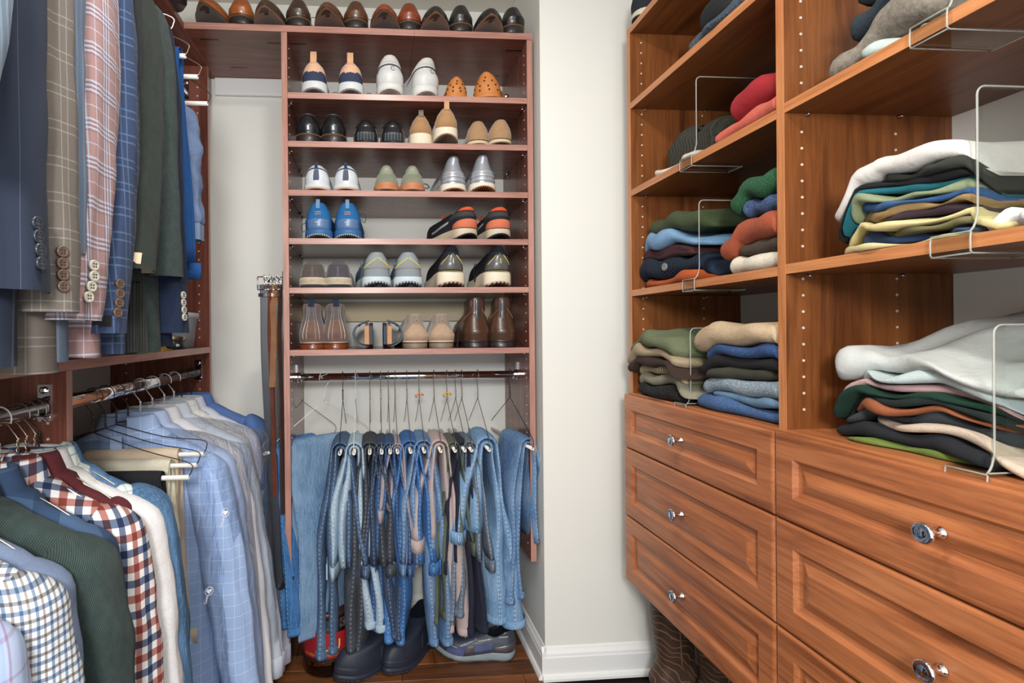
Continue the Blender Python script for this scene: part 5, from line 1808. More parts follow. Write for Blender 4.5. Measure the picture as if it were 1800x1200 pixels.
jean_at(699, 'mauve grey chinos with a narrow edge', fabric((170, 158, 164), 0.1, 900, 0.15), hem_y=1000, lw=0.2, w=0.09, seed=8, h=0.008, gap=0.015, name='hanging_chinos', cat='trousers')
jean_at(722, 'strong blue jeans with a white stitched pocket, right of the mauve chinos', D((46, 88, 142), fade=0.55), hem_y=1132, w=0.10, seed=9, side=-1, h=0.014, gap=0.026)
jean_at(746, 'bright mid blue jeans with frayed hems, middle of the rod', D((70, 112, 164), (142, 172, 204), 0.7), hem_y=1138, w=0.10, seed=10, h=0.014, gap=0.026, tag_c=(236, 160, 110))
jean_at(775, 'beige pink chinos with a rolled waist', fabric((190, 172, 168), 0.1, 900, 0.2), hem_y=1112, lw=0.30, w=0.10, seed=11, h=0.014, gap=0.025, name='hanging_chinos', cat='trousers')
jean_at(800, 'olive green chinos beside the beige pink pair', fabric((96, 104, 88), 0.12, 900, 0.2), hem_y=1088, lw=0.32, w=0.09, seed=12, side=-1, h=0.008, gap=0.016, name='hanging_chinos', cat='trousers', tag_c=(236, 186, 70), pyt=780)
jean_at(817, 'navy black trousers right of the olive chinos', fabric((46, 48, 66), 0.1, 900, 0.15), hem_y=1116, w=0.09, seed=13, h=0.008, gap=0.016, name='hanging_chinos', cat='trousers', pyt=782)
jean_at(829, 'grey blue flecked jeans half hidden by the navy black trousers', D((88, 104, 126), (150, 164, 180), 0.5), hem_y=1082, w=0.095, seed=14, side=-1, h=0.009, gap=0.016, pyt=770)
jean_at(860, 'light blue soft jeans with a wide draped front, second from the right', D((96, 144, 192), (156, 190, 220), 0.65), hem_y=1098, w=0.10, seed=15, h=0.017, gap=0.031, spread=0.022, lw=0.28, pyt=780)
jean_at(914, 'cobalt and faded blue jeans hung askew, last on the right', D((62, 108, 162), (146, 178, 206), 0.7), hem_y=1050, rot=0.14, w=0.10, seed=16, side=-1, h=0.012, gap=0.022, lw=0.33, px_hook=896, wire=WIREB)

# --- shirts on the near lower rod
g = 'shirts on the near lower rod'
RED, NAVY = (150, 58, 48), (52, 70, 108)
gingham = plaid((222, 220, 218), ((0.052, 0.0, 0.013, (176, 92, 78), 0.85), (0.052, 0.5, 0.013, (74, 96, 136), 0.9)),
                ((0.052, 0.1, 0.013, (176, 92, 78), 0.85), (0.052, 0.6, 0.013, (74, 96, 136), 0.9)))
smallcheck = plaid((208, 213, 217), ((0.022, 0.0, 0.005, (92, 124, 162), 0.75), (0.022, 0.5, 0.004, (158, 136, 118), 0.75)),
                   ((0.022, 0.2, 0.005, (92, 124, 162), 0.75), (0.022, 0.7, 0.004, (120, 108, 104), 0.75)))
pinkcheck = plaid((172, 188, 216), ((0.032, 0.0, 0.004, (232, 176, 190), 0.7), (0.032, 0.4, 0.008, (214, 224, 240), 0.5)), ((0.04, 0.2, 0.004, (232, 186, 198), 0.5),))
tattersall = plaid((158, 180, 216), ((0.05, 0.0, 0.0016, (255, 255, 255), 0.0),), ())
bluecheck = _bc = None


@cached
def windowpane(base, line, per=0.04, wd=0.0018, st=0.6):
    m = _cloth_base()
    uv = m.coord('UV')
    sp = m.n('ShaderNodeSeparateXYZ')
    m.t.links.new(uv, sp.inputs[0])
    f = m.noise(m.coord(), 11, 3)
    col = m.mix(f, tuple(int(x * 0.94) for x in base), base)
    for k in (0, 1):
        fr = m.math('FRACT', m.math('DIVIDE', sp.outputs[k], per))
        col = m.mix(m.math('MULTIPLY', m.math('LESS_THAN', fr, wd / per), st), col, line)
    m.bump(m.noise(uv, 900, 2), 0.12, 0.0012)
    return m.color(col)


@cached
def pinstripe(base, line, per=0.006, frac=0.4, st=0.6, k=0):
    m = _cloth_base()
    uv = m.coord('UV')
    sp = m.n('ShaderNodeSeparateXYZ')
    m.t.links.new(uv, sp.inputs[0])
    f = m.noise(m.coord(), 11, 3)
    col = m.mix(f, tuple(int(x * 0.93) for x in base), base)
    fr = m.math('FRACT', m.math('DIVIDE', sp.outputs[k], per))
    col = m.mix(m.math('MULTIPLY', m.math('LESS_THAN', fr, frac), st), col, line)
    m.bump(m.noise(uv, 900, 2), 0.12, 0.0012)
    return m.color(col)


@cached
def floral():
    m = _cloth_base()
    uv = m.coord('UV')
    vo = m.n('ShaderNodeTexVoronoi')
    m.t.links.new(uv, vo.inputs['Vector'])
    vo.inputs['Scale'].default_value = 34
    hs = m.ramp(vo.outputs['Color'], [(0.2, (214, 120, 120)), (0.45, (226, 196, 110)), (0.6, (130, 160, 130)), (0.8, (120, 140, 180))])
    blot = m.math('LESS_THAN', vo.outputs['Distance'], 0.34)
    return m.color(m.mix(m.math('MULTIPLY', blot, 0.75), (226, 222, 210), hs))


def near(name, label, cat, y, mat, **k):
    wire = k.pop('wire', WIRE)
    hw = k.pop('hang', True)
    rz = k.get('rotz', 0.0)
    x = HX + k.pop('dx', 0.0)
    o = garment(name, label, cat, k.pop('group', g), x, y, HZ, mat, **k)
    if hw:
        hanger('%s hanger holding the %s' % ('white coated' if wire is WIREW else 'bare wire', label.split(' on ')[0].split(' with')[0]), (HX, y, HZ), rz, wire, 'wire hangers on the left rods', width=0.19, r=0.0014)
    return o


near('hanging_shirt', 'floral print shirt at the very front of the rod', 'shirt', 0.575, floral(), seed=1, L=0.75, half=0.21, bow=0.035, ry=0.042, drop=0.22)
near('hanging_shirt', 'pale blue shirt with thin pink checks, second from the front', 'shirt', 0.655, pinkcheck, seed=2, L=0.75, half=0.215, bow=0.035, ry=0.042, drop=0.205)
near('hanging_shirt', 'small blue and brown checked white shirt', 'shirt', 0.735, smallcheck, seed=3, L=0.76, half=0.22, bow=0.045, ry=0.046, lean=-0.02)
near('hanging_shirt', 'slate blue shirt with a pale grey collar', 'shirt', 0.785, fabric((112, 126, 152), 0.1), seed=4, L=0.74, half=0.205, bow=0.02, collar=fabric((168, 172, 176), 0.06))
near('hanging_jacket', 'dark green ribbed overshirt with a back yoke', 'jacket', 0.86, corduroy((42, 56, 56), (84, 96, 90), 300, 0.5), seed=5, L=0.76, half=0.225, b=0.045, bow=0.045, rx=0.055, ry=0.05, yoke=True, wire=WIREW, drop=0.185)
near('hanging_shirt', 'dark slate blue tartan shirt behind the green overshirt', 'shirt', 0.92, plaid((70, 92, 122), ((0.10, 0.0, 0.04, (40, 56, 82), 0.6),), ((0.10, 0.3, 0.04, (40, 56, 82), 0.6),)), seed=6, L=0.75, half=0.205, bow=0.02)
near('hanging_shirt', 'red, navy and white gingham shirt', 'shirt', 0.985, gingham, seed=7, L=0.78, half=0.215, b=0.038, bow=0.055, ry=0.042, wire=WIREW, drop=0.18)
near('hanging_cardigan', 'maroon cardigan between the gingham and white shirts', 'cardigan', 1.035, fabric((92, 44, 48), 0.1), seed=8, L=0.70, half=0.195, bow=0.0, rx=0.03, ry=0.02, drop=0.178)
near('hanging_shirt', 'plain white shirt behind the gingham one', 'shirt', 1.06, fabric((214, 212, 212), 0.04), seed=9, L=0.76, half=0.215, bow=0.065, rx=0.052, ry=0.038, drop=0.185)
near('hanging_shirt', 'pale aqua patterned shirt, only its shoulder showing', 'shirt', 1.085, windowpane((206, 216, 212), (120, 140, 140), 0.02, 0.0022, 0.7), seed=10, L=0.68, half=0.19, bow=0.0, rx=0.035, ry=0.03, drop=0.17)
near('hanging_jacket', 'blue denim shirt with stitched seams next to the divider panel', 'jacket', 1.098, D((58, 88, 120), fade=0.5, seam=False), seed=11, L=0.74, half=0.22, bow=0.06, rx=0.05, ry=0.045, drop=0.175, wire=WIREB)

# --- trousers and pressed shirts on the far lower rod
g = 'clothes on the far lower rod'
for k, (px, py, lab, c, tzz, yy, dl) in enumerate(((345, 826, 'black trousers folded over a white tube, nearest of three', (40, 40, 44), -0.195, 1.30, 0.50),
                                                (360, 800, 'cream trousers folded over a white tube, middle of three', (206, 200, 180), -0.18, 1.355, 0.50),
                                                (386, 790, 'beige trousers folded over a white tube, rearmost of three', (204, 186, 164), -0.165, 1.41, 0.52))):
    X = at(px, py, Y=yy)[0] - 0.205
    hanger('bare wire hanger with white tube for the %s' % lab.split(' folded')[0], (HX, yy, HZ), 0.0, WIREB, 'wire hangers on the left rods', 0.215, tzz)
    trousers('hanging_trousers', lab, 'trousers', 'trousers on the far lower rod', (HX, yy, HZ), 0.0, fabric(c, 0.06, 900, 0.1), tzz, dl, 0.46, 0.115, 0.04, 0.006, 100 + k, -1, loops=False, gap=0.011, spread=0.004, wav=0.5, pocket=False)


def far(label, y, mat, **k):
    return near(k.pop('name', 'hanging_shirt'), label, 'shirt', y, mat, group=g, **k)


far('light blue windowpane dress shirt under clear film', 1.475, windowpane((158, 182, 222), (206, 220, 242), 0.03, 0.0016, 0.55), seed=21, L=0.84, half=0.22, b=0.045, bow=0.10, rx=0.062, ry=0.05, sl=0.70, cuff=True, placket=windowpane((158, 182, 222), (206, 220, 242), 0.03, 0.0016, 0.55), wire=WIREB)
far('pale periwinkle dress shirt behind the windowpane one', 1.55, fabric((176, 194, 226), 0.05), seed=22, L=0.86, half=0.22, b=0.04, bow=0.10, rx=0.058, ry=0.042, sl=0.72, cuff=True, wire=WIREW)
far('crisp white dress shirt with a fine self stripe', 1.63, pinstripe((220, 220, 224), (204, 206, 216), 0.005), seed=23, L=0.90, half=0.22, b=0.04, bow=0.11, rx=0.058, ry=0.042, sl=0.76, cuff=True, wire=WIREW)
far('white and grey blue hairline striped dress shirt', 1.72, pinstripe((216, 220, 226), (120, 146, 176), 0.0045, 0.38, 0.75), seed=24, L=0.86, half=0.22, b=0.04, bow=0.12, rx=0.058, ry=0.042, sl=0.70, cuff=True, wire=WIREW)
far('white dress shirt with thin beige grid', 1.80, windowpane((212, 212, 210), (170, 176, 180), 0.02, 0.0016, 0.7), seed=25, L=0.84, half=0.21, b=0.035, bow=0.10, rx=0.05, ry=0.05, sl=0.72, cuff=True, wire=WIREW)
far('pale lilac white dress shirt toward the end panel', 1.87, fabric((202, 205, 222), 0.04), seed=26, L=0.84, half=0.22, b=0.035, bow=0.12, rx=0.05, ry=0.05, sl=0.75, cuff=True, wire=WIREB)
far('steel blue shirt last on the far rod', 1.965, fabric((88, 116, 168), 0.07), seed=27, L=0.82, half=0.24, b=0.035, bow=0.10, rx=0.045, ry=0.045, sl=0.66, drop=0.17, wire=WIREB)


def film(label, y, half, L, b, seed):
    o = thing('garment_cover', label, 'garment cover', (HX + 0.02, y, HZ), 0.0)
    body_mesh('film', filmy(0.28), o, half, L, b, seed, 0.175, neck=0.04, fold=2.0, flare=0.03)
    return o


film("clear crinkled dry cleaner's film over the blue dress shirts", 1.505, 0.295, 0.93, 0.095, 31)
film("clear crinkled dry cleaner's film over the white striped shirts", 1.71, 0.30, 0.80, 0.085, 32)

# --- jackets on the high rod
g = 'jackets on the high rod'
LIN = fabric((34, 32, 34))
hornb, hornc, hornd = plain((46, 52, 62), 0.15, 0.7, name='horn'), plain((176, 170, 158), 0.3, 0.6, name='horn'), plain((90, 72, 60), 0.3, 0.6, name='horn')


def jacket(label, y, mat, **k):
    kw = dict(half=0.215, L=0.93, b=0.055, sl=0.665, rx=0.058, ry=0.065, bow=0.025, collar=True, mouth=LIN, wrinkle=0.5, fold=0.6, taper=0.78)
    kw.update(k)
    return garment(kw.pop('name', 'hanging_jacket'), label, 'jacket', g, UPX + kw.pop('dx', 0.0), y, UPZ, mat, **kw)


pinkplaid = plaid((182, 148, 144), ((0.056, 0.0, 0.0035, (196, 206, 222), 0.0),), ())


@cached
def glen(base, lines, bold):
    """jacket check: sets of fine parallel lines with bolder pairs"""
    m = _cloth_base(sheen=0.2)
    uv = m.coord('UV')
    sp = m.n('ShaderNodeSeparateXYZ')
    m.t.links.new(uv, sp.inputs[0])
    w = m.noise(uv, 420, 3, 0.7)
    col = m.mix(w, tuple(int(x * 0.86) for x in base), tuple(min(255, int(x * 1.1)) for x in base))
    for k, per, off, wd, c, st in lines + bold:
        fr = m.math('FRACT', m.math('ADD', m.math('DIVIDE', sp.outputs[k], per), off))
        col = m.mix(m.math('MULTIPLY', m.math('LESS_THAN', fr, wd / per), st), col, c)
    m.bump(w, 0.25, 0.0015)
    return m.color(col)


LB, DKB = (186, 198, 220), (84, 84, 100)
pink = glen((150, 122, 120), tuple((k, 0.062, o, 0.0032, LB, 0.55) for k in (0, 1) for o in (0.0, 0.12, 0.24)), tuple((k, 0.062, o, 0.002, DKB, 0.5) for k in (0, 1) for o in (0.06, 0.18, 0.30)) + tuple((k, 0.062, 0.62, 0.0016, LB, 0.5) for k in (0, 1)))
navyck = glen((50, 62, 88), tuple((k, 0.045, o, 0.003, (86, 108, 140), 0.5) for k in (0, 1) for o in (0.0, 0.3)), ())
taupe = glen((100, 94, 88), tuple((k, 0.05, o, 0.002, (150, 146, 140), 0.4) for k in (0, 1) for o in (0.0, 0.25)), ())
bluegrey = glen((92, 106, 126), tuple((0, 0.012, o, 0.003, (120, 134, 150), 0.5) for o in (0.0,)), ())
paleblue = glen((104, 120, 138), tuple((0, 0.02, o, 0.004, (146, 160, 176), 0.45) for o in (0.0, 0.4)), ())
navypin = glen((44, 50, 66), tuple((0, 0.075, o, 0.0012, (110, 118, 132), 0.3) for o in (0.0,)), ())
jacket('grey blue striped jacket at the left edge of the picture', 0.645, paleblue, seed=51, lean=-0.06, sl=0.52, bow=0.05, ry=0.05)
jacket('navy jacket with dark glossy cuff buttons', 0.725, navypin, seed=52, buttons=(hornb, 4, 0.017, 0.009), ry=0.072, bside=-0.15, sl=0.665)
jacket('taupe grey check jacket behind the navy one', 0.80, taupe, seed=53, buttons=(hornd, 4, 0.016, 0.008), ry=0.05, bow=0.03, sl=0.69, L=0.945)
jacket('slate blue jacket mostly hidden behind the taupe one', 0.845, bluegrey, seed=54, ry=0.04, bow=0.015, sl=0.60)
jacket('dusty pink plaid jacket with horn cuff buttons', 0.93, pink, seed=55, buttons=(hornc, 4, 0.0165, 0.0085), ry=0.078, bow=0.02, sl=0.70, bside=-0.35, lean=-0.075)
jacket('navy windowpane jacket behind the pink plaid one', 1.02, navyck, seed=56, buttons=(hornd, 4, 0.0165, 0.0085), ry=0.05, bow=0.022, sl=0.72, bside=-0.5, lean=-0.06)
jacket('black corduroy blazer with its hem below the others', 1.075, corduroy((28, 30, 34), (48, 50, 54), 200), seed=57, ry=0.045, bow=0.0, sl=0.62, L=0.925)
jacket('bottle green wide wale corduroy jacket', 1.125, corduroy((34, 40, 38), (62, 68, 60), 220), seed=58, ry=0.064, bow=0.03, sl=0.60, lean=-0.06, mouth=fabric((196, 178, 152)))
jacket('charcoal green herringbone coat behind the corduroy jacket', 1.195, corduroy((40, 50, 50), (80, 90, 86), 260, 0.6), seed=59, ry=0.05, bow=0.038, sl=0.60)
jacket('plain navy blazer with pale cuff buttons, last in the row', 1.245, fabric((34, 42, 62), 0.08, 900, 0.1), seed=60, ry=0.04, bow=0.03, sl=0.72, buttons=(hornc, 4, 0.0165, 0.0085), bside=-0.2)
TR = UPZ - 0.0
hanger('gold wire hanger with white tube for the royal blue trousers', (UPX, 1.345, UPZ), 0, WIRE, 'wire hangers on the high rod', 0.235, -0.22)
trousers('hanging_trousers', 'royal blue trousers folded over a white tube beside the jackets', 'trousers', None, (UPX, 1.345, UPZ), 0, fabric((38, 78, 134), 0.06, 900, 0.1), -0.22, 0.62, 0.50, 0.10, 0.125, 0.008, 71, -1, loops=False, gap=0.014, pocket=False, wav=0.6)
hanger('empty gold wire hanger with white tube behind the royal blue trousers', (UPX, 1.42, UPZ), 0, WIRE, 'wire hangers on the high rod', 0.24, -0.235)
hanger('wire hanger with white tube near the end panel', (UPX, 1.50, UPZ), 0, WIREB, 'wire hangers on the high rod', 0.24, -0.27)
hanger('white coated hanger with tube next to the herringbone coat', (UPX, 1.29, UPZ), 0, WIREW, 'wire hangers on the high rod', 0.22, -0.19)
jacket('grey blue windbreaker with an elastic cuff, beyond the blue trousers', 1.46, fabric((110, 128, 162), 0.12, 300, 0.2), seed=73, name='hanging_windbreaker', ry=0.05, rx=0.045, bow=0.02, sl=0.31, dx=-0.015, elastic=fabric((124, 140, 168)), mouth=None, wrinkle=1.6, L=0.58, b=0.04, drop=0.31)

# ------------------------------------------------------------------ belts beside the shoe unit
def ribbon(name, pts, w, th, mat, parent, wdir=(1, 0, 0), n=60):
    p = smooth_path(pts, n)
    d = np.gradient(p, axis=0)
    d /= np.linalg.norm(d, axis=1, keepdims=True)
    R = []
    for k in range(n):
        a = np.array(wdir[k] if np.ndim(wdir) == 2 else wdir, float)
        a = a - d[k] * a.dot(d[k])
        a /= np.linalg.norm(a)
        nn = np.cross(d[k], a)
        a, nn = a * w / 2, nn * th / 2
        R.append([p[k] - a * 0.9 + nn, p[k] + a * 0.9 + nn, p[k] + a, p[k] + a * 0.9 - nn, p[k] - a * 0.9 - nn, p[k] - a])
    return Buf().grid(np.array(R), wrap=True, cap0=True, cap1=True).obj(name, mat, parent, False)


BX, BY, BZ = SA - T, 1.832, 1.332
rk = thing('belt_rack', 'small chrome belt rack fixed to the left side of the shoe unit', 'belt rack', (BX, BY, BZ))
Buf().box(-0.004, 0, -0.03, 0.03, -0.03, 0.03).obj('mounting_plate', CHR, rk, False)
Buf().box(-0.065, -0.004, -0.008, 0.008, -0.004, 0.004).obj('rail', CHR, rk, False)
for x in (-0.062, -0.044, -0.027, -0.012):
    Buf().tube([(x, -0.006, 0), (x, -0.02, -0.006), (x, -0.032, 0.004), (x, -0.034, 0.018)], 0.0022, 6).obj('peg', CHR, rk)


def belt(label, x, c, width, ztip, mat=None, swing=0.0, yaw=0.9, buckle=True, bend=None):
    o = thing('leather_belt', label, 'belt', (BX + x, BY - 0.022, BZ), 0, 'belts on the rack')
    wd = (math.cos(1 - yaw), math.sin(1 - yaw), 0)
    m = mat or leather(c, 0.4, 0.25)
    L = BZ - ztip
    pts = [(0, 0, -0.012), (swing * 0.1, -0.004, -0.06), (swing * 0.25 - 0.004, -0.006, -L * 0.25), (swing * 0.4, -0.004, -L * 0.5), (swing * 0.7, -0.008, -L * 0.75), (swing, -0.012, -L)]
    if bend:
        pts += bend(L)
    ribbon('strap', pts, width, 0.0045, m, o, wd)
    if buckle:
        w = width * 0.62
        a = np.array(wd)
        loop = [a * sx * w + np.array([0, -0.004, z]) for sx, z in ((-1, -0.03), (-1, 0.012), (1, 0.012), (1, -0.03), (-1, -0.03))]
        B = Buf()
        for k in range(4):
            B.tube([loop[k], loop[k + 1]], 0.0022, 8)
        B.tube([np.array([0, -0.005, 0.012]), np.array([0, -0.008, -0.03])], 0.0016, 6)
        B.obj('buckle', CHR, o)
        ribbon('keeper_loop', [a * -width * 0.54 + np.array([0, -0.006, -0.048]), np.array([0, -0.0095, -0.048]), a * width * 0.54 + np.array([0, -0.006, -0.048])], 0.012, 0.003, m, o, (0, 0, 1), 8)
    return o


belt('black leather belt hanging longest, leftmost on the rack', -0.062, (38, 42, 50), 0.036, 0.36, swing=0.035, yaw=0.95, bend=lambda L: [(0.06, -0.015, -L - 0.03), (0.075, -0.015, -L + 0.0)])
belt('reddish brown leather belt, second on the rack', -0.044, (98, 54, 42), 0.020, 0.62, swing=0.012, yaw=0.2)
belt('tan brown braided belt with a looped end', -0.029, (128, 88, 58), 0.022, 0.98, swing=-0.010, yaw=0.5)
belt('dark brown narrow belt next to the shoe unit panel', -0.012, (60, 42, 38), 0.018, 0.56, swing=0.004, yaw=0.1)

# ------------------------------------------------------------------ things on the counter shelf behind the jackets
CZ = 1.1085
y0, y1 = at(324, 600, X=-0.645)[1], at(352, 600, X=-0.645)[1]
bx = thing('storage_box', 'clear plastic lidded storage box on the counter by the end panel', 'storage box', (-0.75, (y0 + y1) / 2, CZ + 0.0004))
hy, hx, hh = (y1 - y0) / 2, 0.105, 0.118
P = []
for z, f in ((0, 0.86), (0.004, 0.89), (hh * 0.8, 0.985), (hh * 0.82, 1.0), (hh, 1.01), (hh, 0.97), (hh * 0.8, 0.95), (0.006, 0.85), (0.005, 0.1)):
    x, y, t = super_ring(40, hx * f, hy * f, 7)
    P.append(np.stack([x, y, z + 0 * x], -1))
Buf().grid(np.array(P), wrap=True, cap0=True, cap1=True).obj('tub', frosted((196, 206, 216), 0.55), bx)
P = []
for z, f in ((hh * 0.88, 1.03), (hh * 0.88, 1.05), (hh + 0.004, 1.05), (hh + 0.006, 1.03), (hh + 0.006, 0.2)):
    x, y, t = super_ring(40, hx * f, hy * f, 7)
    P.append(np.stack([x, y, z + 0 * x], -1))
Buf().grid(np.array(P), wrap=True, cap1=True).obj('lid', frosted((224, 228, 230), 0.75), bx)
p = at(300, 606, X=-0.675)
tn = thing('shoe_polish_tin', 'dark round shoe polish tin with a brass coloured lid', 'tin', (-0.675, p[1], CZ + 0.0004))
Buf().lathe([(0, 0.040), (0.001, 0.043), (0.026, 0.043), (0.027, 0.041)], (0, 0, 0), (0, 0, 1), 36).obj('tin_body', plain((40, 52, 62), 0.35, 0.5), tn)
Buf().lathe([(0.026, 0.0445), (0.040, 0.0445), (0.0415, 0.043), (0.0415, 0.036), (0.040, 0.034)], (0, 0, 0), (0, 0, 1), 36).obj('tin_lid', plain((160, 152, 128), 0.25, 0.6, 0.9, name='brass'), tn)
em = Buf()
for a, r, s_ in ((-0.75, 0.006, 1), (-0.62, 0.004, 1)):
    c_ = np.array([0.0433 * math.cos(a), 0.0433 * math.sin(a), 0.012])
    em.lathe([(0, r), (0.0006, r * 0.9)], c_, (math.cos(a), math.sin(a), 0), 5)
em.obj('emblem', plain((220, 222, 220), 0.5), tn)
p = at(264, 612, X=-0.66)
yc = thing('dust_cloth', 'crumpled yellow dust cloth on the counter shelf beside the tin', 'cloth', (-0.665, p[1], CZ + 0.0005))
q = np.linspace(-1, 1, 22)
U_, V_ = np.meshgrid(q, q)
Zc_ = 0.014 + 0.042 * np.exp(-((U_ + 0.4) ** 2 + V_ ** 2) * 2.2) * (0.75 + 0.25 * np.sin(6 * V_ + 2 * U_)) + 0.012 * np.sin(7 * U_ + 3 * V_) * np.cos(5 * V_)
G1 = np.stack([0.05 * V_, 0.055 * U_, np.maximum(Zc_ * (1 - 0.9 * np.maximum(np.abs(U_), np.abs(V_)) ** 3), 0.0006)], -1)
Buf().grid(G1).grid((G1 - np.array([0, 0, 0.002]))[::-1]).obj('cloth', fabric((220, 172, 52), 0.15, 700, 0.3), yc)

# ------------------------------------------------------------------ things on the floor
def text_mesh(s, size):
    cu = bpy.data.curves.new('lettering', 'FONT')
    cu.body = s
    cu.size = size
    cu.align_x = 'CENTER'
    cu.resolution_u = 2
    ob = bpy.data.objects.new('lettering', cu)
    COL.objects.link(ob)
    bpy.context.view_layer.update()
    me = bpy.data.meshes.new_from_object(ob.evaluated_get(bpy.context.evaluated_depsgraph_get()))
    V = np.array([v.co[:] for v in me.vertices])
    F = [list(p.vertices) for p in me.polygons]
    bpy.data.objects.remove(ob)
    bpy.data.curves.remove(cu)
    bpy.data.meshes.remove(me)
    return V, F


JX, JY, JR = at(578, 1150, Y=1.90)[0], 1.90, 0.09
jr = thing('pretzel_jar', 'big clear jar of pretzels with a red label on the floor under the jeans', 'jar', (JX, JY, 0.0006))
Buf().lathe([(0, JR * 0.9), (0.006, JR), (0.155, JR), (0.17, JR * 0.93), (0.178, JR * 0.8), (0.19, JR * 0.8)], (0, 0, 0), (0, 0, 1), 48).obj('jar_body', clear((236, 226, 216), 0.14), jr)
Buf().lathe([(0.188, JR * 0.7), (0.188, JR * 0.84), (0.206, JR * 0.84), (0.208, JR * 0.8)], (0, 0, 0), (0, 0, 1), 40).obj('jar_lid', plain((60, 34, 30), 0.4), jr)
random.seed(9)
for k in range(46):
    B = Buf()
    a, rr, z = random.uniform(0, 6.28), JR * random.choice((0.55, 0.78, 0.8)), 0.022 + 0.0028 * k
    c_ = np.array([rr * math.cos(a), rr * math.sin(a), z])
    e1 = np.array([math.cos(a + 1.57), math.sin(a + 1.57), 0.3 * random.uniform(-1, 1)])
    e2 = np.array([0.3 * math.cos(a), 0.3 * math.sin(a), 1.0])
    t_ = np.linspace(0, 2 * np.pi, 25)
    kn = np.array([0.020 * math.sin(2 * q_) * e1 + 0.013 * math.cos(q_) * e2 * (1 if True else 0) for q_ in t_]) + c_
    B.tube(kn, 0.0038, 6)
    B.obj('pretzel', leather((116, 62, 28), 0.4, 0.3), jr)
lab = []
for z in (0.055, 0.06, 0.148, 0.152):
    r = JR + (0.0012 if 0.058 < z < 0.15 else 0.0008)
    lab.append([(r * math.cos(t), r * math.sin(t), z) for t in np.linspace(-2.9, -0.2, 40)])
Buf().grid(np.array(lab)).obj('paper_label', plain((150, 26, 34), 0.45, name='paper'), jr)
lab = [[((JR + 0.0016) * math.cos(t), (JR + 0.0016) * math.sin(t), z) for t in np.linspace(-2.9, -0.2, 40)] for z in (0.055, 0.067)]
Buf().grid(np.array(lab)).obj('label_border', plain((30, 26, 28), 0.5, name='paper'), jr)


def on_jar(s, size, ang, z, mat, name='lettering'):
    V, F = text_mesh(s, size)
    r = JR + 0.0022
    a = ang + V[:, 0] / r
    mesh_obj(name, np.stack([r * np.cos(a), r * np.sin(a), z + V[:, 1]], -1), F, mat, jr, None, False)


on_jar('LU', 0.052, -1.36, 0.094, plain((222, 196, 92), 0.5, name='ink'))
on_jar('SOURDOUGH PRETZELS', 0.0125, -1.72, 0.074, plain((226, 140, 60), 0.5, name='ink'))
on_jar('Net wt', 0.008, -2.0, 0.079, plain((225, 222, 216), 0.5, name='ink')) if False else None

NVR = plain((38, 44, 58), 0.5, 0.4, name='rubber')
GRS = plain((142, 156, 182), 0.5, 0.4, name='rubber')


def rain_boot(label, px, py, rot, lie=0.0):
    p = at(px, py, Z=0.0)
    o = thing('rubber_boot', label, 'boot', (p[0], p[1], 0.0006), rot, 'navy rubber boots on the floor')
    s = Shoe(L=0.31, W=0.118, heel=0.80, H=0.105, sole_h=0.026, sole_f=0.018, spring=0.012, throat=0.46, toe_h=0.07, shaft=0.105, dip=0.05, toe=2.4, flare=1.04, wid=((0, 1), (0.3, 1.0), (0.6, 0.88), (1, 0.9)), back=((0, 0), (0.3, -0.004), (0.6, 0.014), (1, 0.008)))
    s.upper(NVR, o, m=18)
    s.lining(fabric((30, 34, 46)), o)
    s.midsole(NVR, o)
    s.outsole(tread((40, 44, 54), (70, 78, 92), 40), o)
    s.patch('toe_cap', NVR, o, (2.2, 4.08), lambda q: 0.0, lambda q: 0.24, 0.002, 15)
    for sd in (-1, 1):
        s.patch('side_tread', GRS, o, (0.25 * sd, 1.35 * sd), lambda q: -0.13, lambda q: 0.10 - 0.04 * q, 0.003, 13)
        s.patch('ankle_pad', GRS, o, (0.5 * sd, 1.2 * sd), lambda q: 0.42, lambda q: 0.62, 0.002, 9)
        s.patch('rubber_fold', NVR, o, (1.5 * sd, 1.62 * sd), lambda q: 0.05, lambda q: 0.6, 0.003, 5)
    return o


o = rain_boot('navy rubber boot with grey side tread, toe toward the room', 716, 1136, 2.2)
o = rain_boot('navy rubber boot mostly behind its twin under the jeans', 760, 1112, 2.5)


